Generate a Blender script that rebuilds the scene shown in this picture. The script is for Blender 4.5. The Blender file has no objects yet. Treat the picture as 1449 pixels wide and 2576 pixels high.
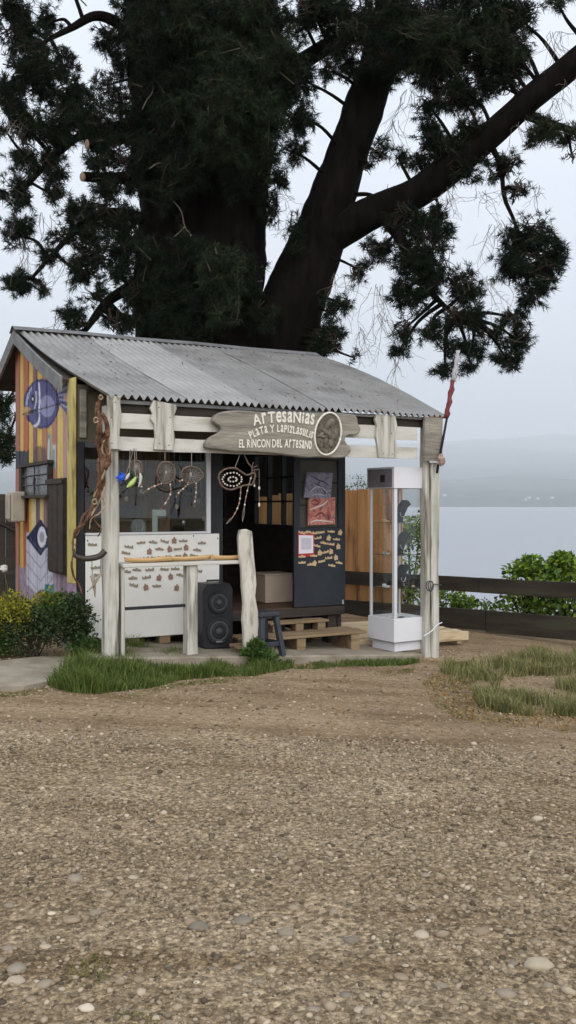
import bpy, math, random
import numpy as np
from mathutils import Vector, Matrix, noise as mnoise
R = math.radians
rnd = random.Random(7)
nrg = np.random.default_rng(11)
sc = bpy.context.scene
col = sc.collection

# ------------------------------------------------------------------ camera
FPX, CXP, HZ, CAMZ = 2300.0, 724.5, 1268.0, 1.6      # focal length and horizon in 1449x2576 units
cd = bpy.data.cameras.new('camera')
cam = bpy.data.objects.new('camera', cd)
col.objects.link(cam)
cam.location = (0, 0, CAMZ)
cam.rotation_euler = (R(90), 0, 0)
cd.sensor_fit = 'VERTICAL'
cd.sensor_height = 24
cd.lens = 24 * FPX / 2576
cd.shift_y = -(1288 - HZ) / 2576
cd.clip_start = 0.05
cd.clip_end = 40000
sc.camera = cam

# ------------------------------------------------------------------ sky, sun, exposure
SUN_EL, SUN_AZ = R(40), R(168)
w = bpy.data.worlds.new('World')
sc.world = w
w.use_nodes = True
nt = w.node_tree
nt.nodes.clear()
wo = nt.nodes.new('ShaderNodeOutputWorld')
b1 = nt.nodes.new('ShaderNodeBackground')
b2 = nt.nodes.new('ShaderNodeBackground')
mx = nt.nodes.new('ShaderNodeMixShader')
sk = nt.nodes.new('ShaderNodeTexSky')
sk.sky_type = 'NISHITA'
sk.sun_disc = False
sk.sun_elevation = SUN_EL
sk.sun_rotation = SUN_AZ
sk.air_density = 1.5
sk.dust_density = 3
nt.links.new(sk.outputs[0], b1.inputs[0])
b1.inputs[1].default_value = 0.1
tc = nt.nodes.new('ShaderNodeTexCoord')
mp = nt.nodes.new('ShaderNodeMapping')
mp.inputs['Scale'].default_value = (1.2, 1.2, 3.0)
nz = nt.nodes.new('ShaderNodeTexNoise')
nz.inputs['Scale'].default_value = 2.2
nz.inputs['Detail'].default_value = 4
rp = nt.nodes.new('ShaderNodeValToRGB')
rp.color_ramp.elements[0].position = 0.3
rp.color_ramp.elements[0].color = (0.73, 0.775, 0.875, 1)
rp.color_ramp.elements[1].position = 0.75
rp.color_ramp.elements[1].color = (0.86, 0.885, 0.955, 1)
nt.links.new(tc.outputs['Generated'], mp.inputs[0])
nt.links.new(mp.outputs[0], nz.inputs[0])
nt.links.new(nz.outputs[0], rp.inputs[0])
nt.links.new(rp.outputs[0], b2.inputs[0])
b2.inputs[1].default_value = 0.95
mx.inputs[0].default_value = 0.9
nt.links.new(b1.outputs[0], mx.inputs[1])
nt.links.new(b2.outputs[0], mx.inputs[2])
nt.links.new(mx.outputs[0], wo.inputs[0])
sl = bpy.data.lights.new('sun', 'SUN')
sun = bpy.data.objects.new('sun', sl)
col.objects.link(sun)
sl.energy = 1.35
sl.angle = R(75)
sl.color = (1.0, 0.95, 0.87)
sd = Vector((math.sin(SUN_AZ) * math.cos(SUN_EL), math.cos(SUN_AZ) * math.cos(SUN_EL), math.sin(SUN_EL)))
sun.rotation_euler = sd.to_track_quat('Z', 'Y').to_euler()
sc.view_settings.view_transform = 'Standard'
sc.view_settings.look = 'None'
sc.view_settings.exposure = 0.5
sc.view_settings.gamma = 1.0
sc.view_settings.use_curve_mapping = False
sc.render.engine = 'CYCLES'
sc.cycles.use_denoising = True
sc.cycles.max_bounces = 8
sc.cycles.transparent_max_bounces = 16
sc.cycles.volume_bounces = 4
sc.cycles.caustics_reflective = False
sc.cycles.caustics_refractive = False

# ------------------------------------------------------------------ frames of reference
TH = R(28.3)
CU, SU = math.cos(TH), math.sin(TH)
OX, OY = -1.667, 8.4                                  # left eave corner of the shop porch


def W(s, b, z=0.0):
    return Vector((OX + CU * s - SU * b, OY + SU * s + CU * b, z))


def LOC(X, Y):
    dx, dy = X - OX, Y - OY
    return CU * dx + SU * dy, -SU * dx + CU * dy


CS, CB = LOC(0, 0)


def F(px, py, b):                                     # photo point -> (s, z) on a plane along the shop front
    dx, dz = (px - CXP) / FPX, (HZ - py) / FPX
    t = (b - CB) / (-SU * dx + CU)
    return CS + t * (CU * dx + SU), CAMZ + t * dz


def G(px, py, s):                                     # photo point -> (b, z) on a plane along the gable
    dx, dz = (px - CXP) / FPX, (HZ - py) / FPX
    t = (s - CS) / (CU * dx + SU)
    return CB + t * (-SU * dx + CU), CAMZ + t * dz


def P3(px, py, Y):
    return Vector(((px - CXP) / FPX * Y, Y, CAMZ + (HZ - py) / FPX * Y))


def proj(v):
    return CXP + FPX * v[0] / v[1], HZ - FPX * (v[2] - CAMZ) / v[1]


def sstep(a, b, x):
    t = min(1, max(0, (x - a) / (b - a)))
    return t * t * (3 - 2 * t)


def gz(X, Y):                                         # height of the ground
    xx = max(-6, min(8, X))
    z = -0.06 * xx * sstep(3, 8, Y)
    q = (X - 2.15) * 0.607 + (Y - 13) * 0.794
    if q > 1.3:
        z -= min(17.0, (q - 1.3) * 0.55 * sstep(1.3, 3.0, q) + 0)
    return z


def HP(px, py):                                       # photo point -> ground point
    Y = 3.0
    for _ in range(40):
        X = (px - CXP) / FPX * Y
        Y = Y * 0.4 + 0.6 * (gz(X, Y) - CAMZ) * FPX / (HZ - py)
    X = (px - CXP) / FPX * Y
    return Vector((X, Y, gz(X, Y)))


# ------------------------------------------------------------------ materials
MATS = {}


def mat(name, c, c2=None, rough=0.8, scale=8.0, bump=0.0, bscale=None, stretch=None, metal=0.0, spec=0.3, detail=5, lo=0.35, hi=0.65, attr=None, coord='Object', c3=None, s3=3.0):
    if name in MATS:
        return MATS[name]
    m = bpy.data.materials.new(name)
    MATS[name] = m
    m.use_nodes = True
    n, l = m.node_tree.nodes, m.node_tree.links
    bs = n['Principled BSDF']
    bs.inputs['Roughness'].default_value = rough
    bs.inputs['Metallic'].default_value = metal
    bs.inputs['Specular IOR Level'].default_value = spec
    t = n.new('ShaderNodeTexCoord')
    mpn = n.new('ShaderNodeMapping')
    mpn.inputs['Scale'].default_value = stretch or (1, 1, 1)
    l.new(t.outputs[coord], mpn.inputs[0])
    out = None
    if c2 is not None:
        tx = n.new('ShaderNodeTexNoise')
        tx.inputs['Scale'].default_value = scale
        tx.inputs['Detail'].default_value = detail
        tx.inputs['Roughness'].default_value = 0.65
        l.new(mpn.outputs[0], tx.inputs[0])
        r = n.new('ShaderNodeValToRGB')
        r.color_ramp.elements[0].position = lo
        r.color_ramp.elements[1].position = hi
        r.color_ramp.elements[0].color = (*c, 1)
        r.color_ramp.elements[1].color = (*c2, 1)
        l.new(tx.outputs[0], r.inputs[0])
        out = r.outputs[0]
        if c3 is not None:
            t3 = n.new('ShaderNodeTexNoise')
            t3.inputs['Scale'].default_value = s3
            t3.inputs['Detail'].default_value = 6
            l.new(mpn.outputs[0], t3.inputs[0])
            r3 = n.new('ShaderNodeValToRGB')
            r3.color_ramp.elements[0].position = 0.52
            r3.color_ramp.elements[1].position = 0.68
            l.new(t3.outputs[0], r3.inputs[0])
            m3 = n.new('ShaderNodeMix')
            m3.data_type = 'RGBA'
            m3.inputs['B'].default_value = (*c3, 1) if False else m3.inputs['B'].default_value
            m3.inputs[7].default_value = (*c3, 1)
            l.new(r3.outputs[0], m3.inputs[0])
            l.new(out, m3.inputs[6])
            out = m3.outputs[2]
    if attr:
        a = n.new('ShaderNodeAttribute')
        a.attribute_name = attr
        if out is None:
            out = a.outputs[0]
        else:
            mm = n.new('ShaderNodeMix')
            mm.data_type = 'RGBA'
            mm.blend_type = 'MULTIPLY'
            mm.inputs[0].default_value = 1
            l.new(a.outputs[0], mm.inputs[6])
            l.new(out, mm.inputs[7])
            out = mm.outputs[2]
    if out is None:
        bs.inputs['Base Color'].default_value = (*c, 1)
    else:
        l.new(out, bs.inputs['Base Color'])
    if bump:
        tb = n.new('ShaderNodeTexNoise')
        tb.inputs['Scale'].default_value = bscale or scale * 2
        tb.inputs['Detail'].default_value = 6
        l.new(mpn.outputs[0], tb.inputs[0])
        bp = n.new('ShaderNodeBump')
        bp.inputs['Strength'].default_value = bump
        bp.inputs['Distance'].default_value = 0.02
        l.new(tb.outputs[0], bp.inputs['Height'])
        l.new(bp.outputs[0], bs.inputs['Normal'])
    return m


def leafmat(name, ca, cb, rough=0.6, trans=0.0, spec=0.25):
    m = bpy.data.materials.new(name)
    MATS[name] = m
    m.use_nodes = True
    n, l = m.node_tree.nodes, m.node_tree.links
    bs = n['Principled BSDF']
    bs.inputs['Roughness'].default_value = rough
    bs.inputs['Specular IOR Level'].default_value = spec
    g = n.new('ShaderNodeNewGeometry')
    oi = n.new('ShaderNodeObjectInfo')
    ad = n.new('ShaderNodeMath')
    ad.operation = 'ADD'
    l.new(g.outputs['Random Per Island'], ad.inputs[0])
    l.new(oi.outputs['Random'], ad.inputs[1])
    fr = n.new('ShaderNodeMath')
    fr.operation = 'FRACT'
    l.new(ad.outputs[0], fr.inputs[0])
    r = n.new('ShaderNodeValToRGB')
    r.color_ramp.elements[0].color = (*ca, 1)
    r.color_ramp.elements[1].color = (*cb, 1)
    l.new(fr.outputs[0], r.inputs[0])
    l.new(r.outputs[0], bs.inputs['Base Color'])
    if trans:
        tr = n.new('ShaderNodeBsdfTranslucent')
        ms = n.new('ShaderNodeMixShader')
        ms.inputs[0].default_value = trans
        l.new(r.outputs[0], tr.inputs[0])
        l.new(bs.outputs[0], ms.inputs[1])
        l.new(tr.outputs[0], ms.inputs[2])
        l.new(ms.outputs[0], n['Material Output'].inputs[0])
    return m


def glass(name, tint=(0.93, 0.96, 0.95), rough=0.0):
    m = bpy.data.materials.new(name)
    MATS[name] = m
    m.use_nodes = True
    n, l = m.node_tree.nodes, m.node_tree.links
    n.remove(n['Principled BSDF'])
    tr = n.new('ShaderNodeBsdfTransparent')
    tr.inputs[0].default_value = (*tint, 1)
    gl = n.new('ShaderNodeBsdfGlossy')
    gl.inputs['Roughness'].default_value = rough
    lw = n.new('ShaderNodeLayerWeight')
    lw.inputs[0].default_value = 0.5
    pw = n.new('ShaderNodeMath')
    pw.operation = 'POWER'
    pw.inputs[1].default_value = 5.0
    l.new(lw.outputs['Facing'], pw.inputs[0])
    fr = n.new('ShaderNodeMath')
    fr.operation = 'MULTIPLY_ADD'
    fr.inputs[1].default_value = 0.93
    fr.inputs[2].default_value = 0.035
    l.new(pw.outputs[0], fr.inputs[0])
    ms = n.new('ShaderNodeMixShader')
    l.new(fr.outputs[0], ms.inputs[0])
    l.new(tr.outputs[0], ms.inputs[1])
    l.new(gl.outputs[0], ms.inputs[2])
    l.new(ms.outputs[0], n['Material Output'].inputs[0])
    return m


WHITE = mat('white_paint_worn', (0.36, 0.35, 0.30), (0.52, 0.51, 0.465), rough=0.7, scale=9, bump=0.4, bscale=14, stretch=(1.6, 1.6, 0.12), c3=(0.15, 0.135, 0.105), s3=11.0, lo=0.40, hi=0.54)
WHITEH = mat('white_paint_worn_boards', (0.47, 0.46, 0.42), (0.58, 0.57, 0.535), rough=0.65, scale=5, bump=0.2, bscale=12, stretch=(0.25, 1, 1), c3=(0.40, 0.38, 0.33), s3=9.0)
PANEL = mat('white_panel', (0.72, 0.725, 0.69), (0.78, 0.78, 0.75), rough=0.45, scale=2.5, bump=0.04)
GREYWOOD = mat('weathered_wood', (0.14, 0.13, 0.108), (0.31, 0.29, 0.245), rough=0.85, scale=4, bump=0.6, bscale=14, stretch=(0.35, 1, 2.4))
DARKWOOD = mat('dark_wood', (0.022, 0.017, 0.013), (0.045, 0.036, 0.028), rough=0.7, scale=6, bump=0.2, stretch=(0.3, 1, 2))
BLACKPAINT = mat('black_paint', (0.012, 0.014, 0.018), (0.022, 0.025, 0.032), rough=0.5, scale=4, bump=0.05)
DOORPAINT = mat('dark_blue_grey_paint', (0.016, 0.020, 0.028), (0.025, 0.030, 0.040), rough=0.5, scale=3, bump=0.05)
OLIVE = mat('olive_board', (0.085, 0.078, 0.055), (0.12, 0.108, 0.08), rough=0.85, scale=3, bump=0.1)
CEDAR = mat('cedar_plank', (0.42, 0.205, 0.08), (0.58, 0.31, 0.13), rough=0.75, scale=3, bump=0.25, bscale=10, stretch=(2.5, 2.5, 0.3), c3=(0.16, 0.08, 0.04), s3=4)
PALE = mat('pale_timber', (0.46, 0.36, 0.22), (0.60, 0.48, 0.32), rough=0.75, scale=4, bump=0.3, bscale=10, stretch=(0.3, 2, 2), c3=(0.22, 0.16, 0.09), s3=6)
PALLET = mat('pallet_timber', (0.18, 0.125, 0.07), (0.27, 0.195, 0.115), rough=0.8, scale=4, bump=0.35, bscale=10, stretch=(0.3, 2, 2), c3=(0.12, 0.085, 0.05), s3=6)
FENCEW = mat('dark_fence_timber', (0.018, 0.014, 0.010), (0.042, 0.034, 0.024), rough=0.8, scale=3, bump=0.3, bscale=9, stretch=(0.3, 1, 2), c3=(0.045, 0.045, 0.028), s3=3)
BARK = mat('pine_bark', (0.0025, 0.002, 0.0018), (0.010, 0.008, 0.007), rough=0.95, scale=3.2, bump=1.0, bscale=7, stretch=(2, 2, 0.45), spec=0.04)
BLACKPL = mat('black_plastic', (0.016, 0.017, 0.02), (0.03, 0.032, 0.037), rough=0.45, scale=20)
STOOLPL = mat('charcoal_plastic', (0.028, 0.033, 0.042), (0.042, 0.048, 0.058), rough=0.45, scale=10)
GREYCONE = mat('speaker_cone_grey', (0.05, 0.053, 0.06), (0.075, 0.08, 0.09), rough=0.5, scale=20)
SILVER = mat('silver_trim', (0.55, 0.56, 0.58), rough=0.3, metal=0.8)
CABWHITE = mat('cabinet_white', (0.62, 0.63, 0.67), (0.67, 0.68, 0.71), rough=0.35, scale=2, spec=0.4)
ALU = mat('aluminium_white', (0.66, 0.67, 0.70), rough=0.35, metal=0.25)
CONC = mat('concrete', (0.20, 0.172, 0.132), (0.30, 0.265, 0.21), rough=0.9, scale=4, bump=0.3, bscale=30, c3=(0.17, 0.14, 0.10), s3=2.5)
ZINC = mat('zinc_sheet', (0.27, 0.263, 0.25), (0.36, 0.352, 0.338), rough=0.42, scale=2.2, metal=0.5, bump=0.03, c3=(0.21, 0.20, 0.19), s3=1.6)
ZINCB = mat('zinc_sheet_newer', (0.34, 0.335, 0.325), (0.44, 0.435, 0.42), rough=0.42, scale=2.2, metal=0.45)
ZINCF = mat('zinc_flashing', (0.16, 0.16, 0.16), (0.26, 0.26, 0.265), rough=0.5, scale=4, metal=0.5)
RUST = mat('rust', (0.10, 0.035, 0.025), (0.18, 0.06, 0.04), rough=0.8, scale=10)
GREYBOARD = mat('grey_barge_board', (0.13, 0.135, 0.14), (0.20, 0.205, 0.21), rough=0.75, scale=5, bump=0.15)
PAINT = mat('mural_paint', (0.70, 0.70, 0.70), (1, 1, 1), rough=0.7, scale=9, attr='paint', bump=0.2, bscale=15, stretch=(1.5, 1.5, 0.35), lo=0.25, hi=0.6)
YELLOW = mat('yellow_post_paint', (0.40, 0.33, 0.10), (0.55, 0.46, 0.17), rough=0.7, scale=5, bump=0.2, stretch=(1, 1, 0.3), c3=(0.22, 0.18, 0.07), s3=8)
VINE = mat('vine_wood', (0.045, 0.020, 0.011), (0.17, 0.082, 0.042), rough=0.7, scale=14, bump=0.5, bscale=25)
VINEP = mat('pale_vine_wood', (0.26, 0.19, 0.12), (0.40, 0.31, 0.21), rough=0.75, scale=14, bump=0.4)
HORN = mat('horn', (0.025, 0.02, 0.016), (0.07, 0.055, 0.04), rough=0.35, scale=8, bump=0.2)
ANTLER = mat('antler', (0.20, 0.17, 0.13), (0.34, 0.30, 0.24), rough=0.6, scale=9, bump=0.3)
MAGW = mat('magnet_light_wood', (0.46, 0.33, 0.18), (0.60, 0.46, 0.28), rough=0.7, scale=30)
MAGD = mat('magnet_brown_wood', (0.20, 0.16, 0.11), (0.34, 0.29, 0.22), rough=0.7, scale=60)
MAGR = mat('magnet_red_print', (0.22, 0.10, 0.07), (0.33, 0.25, 0.20), rough=0.7, scale=70)
BOWL = mat('bowl_wood', (0.42, 0.26, 0.11), (0.56, 0.38, 0.18), rough=0.5, scale=7, stretch=(0.4, 2, 2), bump=0.1)
LETTER = mat('letter_paint', (0.60, 0.58, 0.50), (0.74, 0.72, 0.65), rough=0.7, scale=30)
GLASS = glass('window_glass', (0.80, 0.84, 0.82))
CGLASS = glass('cabinet_glass', (0.97, 0.98, 0.978))
TWIG = mat('twig', (0.03, 0.022, 0.016), (0.06, 0.045, 0.035), rough=0.9, scale=8)
BARETWIG = mat('bare_twig', (0.11, 0.09, 0.075), (0.19, 0.16, 0.135), rough=0.9, scale=8)
NEEDLE2 = leafmat('pine_needles_paler', (0.006, 0.012, 0.006), (0.032, 0.050, 0.024), rough=0.6, spec=0.08)  # paler green needle tone, used on the nearer clumps
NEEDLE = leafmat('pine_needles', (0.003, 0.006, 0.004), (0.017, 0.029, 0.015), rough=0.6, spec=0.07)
GRASS = leafmat('grass_blades', (0.035, 0.075, 0.014), (0.16, 0.20, 0.045), rough=0.6, trans=0.25)
DRYGRASS = leafmat('dry_grass_blades', (0.09, 0.11, 0.03), (0.24, 0.20, 0.075), rough=0.7, trans=0.2)
LEAFG = leafmat('bright_leaf', (0.13, 0.25, 0.02), (0.36, 0.47, 0.06), rough=0.4, trans=0.5)
LEAFD = leafmat('dark_leaf', (0.020, 0.036, 0.012), (0.055, 0.085, 0.03), rough=0.55, trans=0.15)
LEAFY = leafmat('yellow_leaf', (0.09, 0.12, 0.014), (0.36, 0.32, 0.03), rough=0.55, trans=0.25)
LEAFM = leafmat('mid_leaf', (0.04, 0.085, 0.02), (0.09, 0.15, 0.035), rough=0.5, trans=0.25)


# ------------------------------------------------------------------ mesh builder
class MB:
    def __init__(self):
        self.v, self.f = [], []

    def add(self, vs, fs):
        k = len(self.v)
        self.v += [tuple(x) for x in vs]
        self.f += [tuple(i + k for i in f) for f in fs]
        return self

    def box(self, x0, x1, y0, y1, z0, z1, j=0.0):
        q = lambda: rnd.uniform(-j, j) if j else 0
        vs = [(x + q(), y + q(), z + q()) for z in (z0, z1) for y in (y0, y1) for x in (x0, x1)]
        return self.add(vs, [(0, 2, 3, 1), (4, 5, 7, 6), (0, 1, 5, 4), (2, 6, 7, 3), (0, 4, 6, 2), (1, 3, 7, 5)])

    def bbox(self, x0, x1, y0, y1, z0, z1, c=0.006):          # box with chamfered edges
        vs, idx = [], {}
        X, Y, Z = (x0, x1), (y0, y1), (z0, z1)
        for i in range(2):
            for j in range(2):
                for k in range(2):
                    p = (X[i], Y[j], Z[k])
                    d = (1 - 2 * i, 1 - 2 * j, 1 - 2 * k)
                    for a in range(3):
                        q = [p[t] + (d[t] * c if t != a else 0) for t in range(3)]
                        idx[(i, j, k, a)] = len(vs)
                        vs.append(q)
        fs = []
        for a in range(3):
            o1, o2 = [(1, 2), (2, 0), (0, 1)][a]
            for sgn in range(2):
                qd = []
                for (p, q) in ((0, 0), (1, 0), (1, 1), (0, 1)):
                    ii = [0, 0, 0]
                    ii[a], ii[o1], ii[o2] = sgn, p, q
                    qd.append(idx[(*ii, a)])
                fs.append(tuple(qd if sgn else qd[::-1]))
        for a in range(3):
            o1, o2 = [(1, 2), (2, 0), (0, 1)][a]
            for p in range(2):
                for q in range(2):
                    e = []
                    for t in range(2):
                        ii = [0, 0, 0]
                        ii[a], ii[o1], ii[o2] = t, p, q
                        e.append((idx[(*ii, o1)], idx[(*ii, o2)]))
                    qd = (e[0][0], e[0][1], e[1][1], e[1][0])
                    fs.append(qd if (p + q) % 2 == 0 else qd[::-1])
        for i in range(2):
            for j in range(2):
                for k in range(2):
                    t = [idx[(i, j, k, a)] for a in range(3)]
                    fs.append(tuple(t if (i + j + k) % 2 else t[::-1]))
        return self.add(vs, fs)

    def tube(self, pts, rad, n=8, jit=0.0, caps=True, sm=None):
        pts = [Vector(p) for p in pts]
        m = len(pts)
        rad = rad if hasattr(rad, '__len__') else [rad] * m
        k = len(self.v)
        up = Vector((0.13, 0.31, 0.94))
        for i, p in enumerate(pts):
            t = (pts[min(i + 1, m - 1)] - pts[max(i - 1, 0)])
            if t.length < 1e-9:
                t = Vector((0, 0, 1))
            t.normalize()
            a = t.cross(up)
            if a.length < 0.1:
                a = t.cross(Vector((1, 0, 0)))
            a.normalize()
            bb = t.cross(a)
            for j in range(n):
                an = 2 * math.pi * j / n
                r = rad[i] * (1 + (rnd.uniform(-jit, jit) if jit else 0))
                self.v.append(tuple(p + a * (math.cos(an) * r) + bb * (math.sin(an) * r)))
        for i in range(m - 1):
            for j in range(n):
                a0, a1 = k + i * n + j, k + i * n + (j + 1) % n
                self.f.append((a0, a1, a1 + n, a0 + n))
        if caps:
            self.f.append(tuple(k + j for j in range(n))[::-1])
            self.f.append(tuple(k + (m - 1) * n + j for j in range(n)))
        return self

    def prism(self, poly, b0, b1, bev=0.0):                    # outline in (s, z), thickness along b
        n = len(poly)
        ar = sum(poly[i][0] * poly[(i + 1) % n][1] - poly[(i + 1) % n][0] * poly[i][1] for i in range(n))
        if ar < 0:
            poly = poly[::-1]
        rings = [(b0, 0.0), (b1, 0.0)]
        if bev:
            rings = [(b0, bev), (b0 + bev, 0.0), (b1, 0.0)]
        vs = []
        for (bb, ins) in rings:
            for i in range(n):
                p = Vector(poly[i])
                if ins:
                    a, c = Vector(poly[i - 1]), Vector(poly[(i + 1) % n])
                    t = (c - a)
                    if t.length > 1e-9:
                        t.normalize()
                    p = p + Vector((-t.y, t.x)) * ins
                vs.append((p[0], bb, p[1]))
        fs = [tuple(range(n)), tuple(range((len(rings) - 1) * n, len(rings) * n))[::-1]]
        for r in range(len(rings) - 1):
            for i in range(n):
                a0, a1 = r * n + i, r * n + (i + 1) % n
                fs.append((a0, a0 + n, a1 + n, a1))
        return self.add(vs, fs)

    def lathe(self, prof, n=16, c=(0, 0, 0), axis='z', sx=1.0, sy=1.0):
        k = len(self.v)
        for (r, h) in prof:
            for j in range(n):
                an = 2 * math.pi * j / n
                x, y = math.cos(an) * r * sx, math.sin(an) * r * sy
                if axis == 'z':
                    self.v.append((c[0] + x, c[1] + y, c[2] + h))
                else:
                    self.v.append((c[0] + x, c[1] - h, c[2] + y))
        m = len(prof)
        for i in range(m - 1):
            for j in range(n):
                a0, a1 = k + i * n + j, k + i * n + (j + 1) % n
                self.f.append((a0, a1, a1 + n, a0 + n))
        self.f.append(tuple(k + j for j in range(n))[::-1])
        self.f.append(tuple(k + (m - 1) * n + j for j in range(n)))
        return self

    def blob(self, c, r, n=10, m=7, jit=0.0):
        k = len(self.v)
        for i in range(m + 1):
            ph = math.pi * i / m
            for j in range(n):
                an = 2 * math.pi * j / n
                q = 1 + (rnd.uniform(-jit, jit) if jit else 0)
                self.v.append((c[0] + r[0] * math.sin(ph) * math.cos(an) * q, c[1] + r[1] * math.sin(ph) * math.sin(an) * q, c[2] + r[2] * math.cos(ph) * q))
        for i in range(m):
            for j in range(n):
                a0, a1 = k + i * n + j, k + i * n + (j + 1) % n
                self.f.append((a0, a0 + n, a1 + n, a1))
        return self

    def shift(self, d):
        self.v = [(x - d[0], y - d[1], z - d[2]) for x, y, z in self.v]
        return self


def link(o, parent=None):
    col.objects.link(o)
    if parent is not None:
        o.parent = parent
    return o


def obj(name, mb, m, parent=None, smooth=False, label=None, cat=None, group=None, kind=None):
    me = bpy.data.meshes.new(name)
    me.from_pydata(mb.v, [], mb.f)
    me.materials.append(m)
    if smooth:
        me.shade_smooth()
    me.update()
    o = link(bpy.data.objects.new(name, me), parent)
    return tag(o, label, cat, group, kind)


def npmesh(name, verts, tris, m, parent=None, smooth=False, quads=False):
    me = bpy.data.meshes.new(name)
    k = tris.shape[1]
    me.vertices.add(len(verts))
    me.vertices.foreach_set('co', verts.astype(np.float32).ravel())
    me.loops.add(tris.size)
    me.loops.foreach_set('vertex_index', tris.astype(np.int32).ravel())
    me.polygons.add(len(tris))
    me.polygons.foreach_set('loop_start', np.arange(0, tris.size, k, dtype=np.int32))
    me.update(calc_edges=True)
    me.materials.append(m)
    if smooth:
        me.shade_smooth()
    return link(bpy.data.objects.new(name, me), parent)


def tag(o, label=None, cat=None, group=None, kind=None):
    if label:
        o['label'] = label
    if cat:
        o['category'] = cat
    if group:
        o['group'] = group
    if kind:
        o['kind'] = kind
    return o


def thing(name, label, cat, pos, rz=0.0, group=None):
    o = link(bpy.data.objects.new(name, None))
    o.empty_display_size = 0.1
    o.location = pos
    o.rotation_euler = (0, 0, rz)
    return tag(o, label, cat, group)


def share(o, parent, **k):
    c = o.copy()
    link(c)
    c.parent = parent
    for a, v in k.items():
        setattr(c, a, v)
    return c


def catmull(pts, per=6):
    pts = [Vector(p) for p in pts]
    out = []
    P = [pts[0]] + pts + [pts[-1]]
    for i in range(1, len(P) - 2):
        for j in range(per):
            t = j / per
            a, b, c, d = P[i - 1], P[i], P[i + 1], P[i + 2]
            out.append(0.5 * ((2 * b) + (c - a) * t + (2 * a - 5 * b + 4 * c - d) * t * t + (3 * b - a - 3 * c + d) * t ** 3))
    out.append(pts[-1])
    return out


def lerpl(vals, n):
    m = len(vals) - 1
    return [vals[min(m, int(i / (n - 1) * m))] * (1 - (i / (n - 1) * m - min(m - 1, int(i / (n - 1) * m)))) + vals[min(m, int(i / (n - 1) * m) + 1)] * (i / (n - 1) * m - min(m - 1, int(i / (n - 1) * m))) if i < n - 1 else vals[-1] for i in range(n)]

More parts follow.
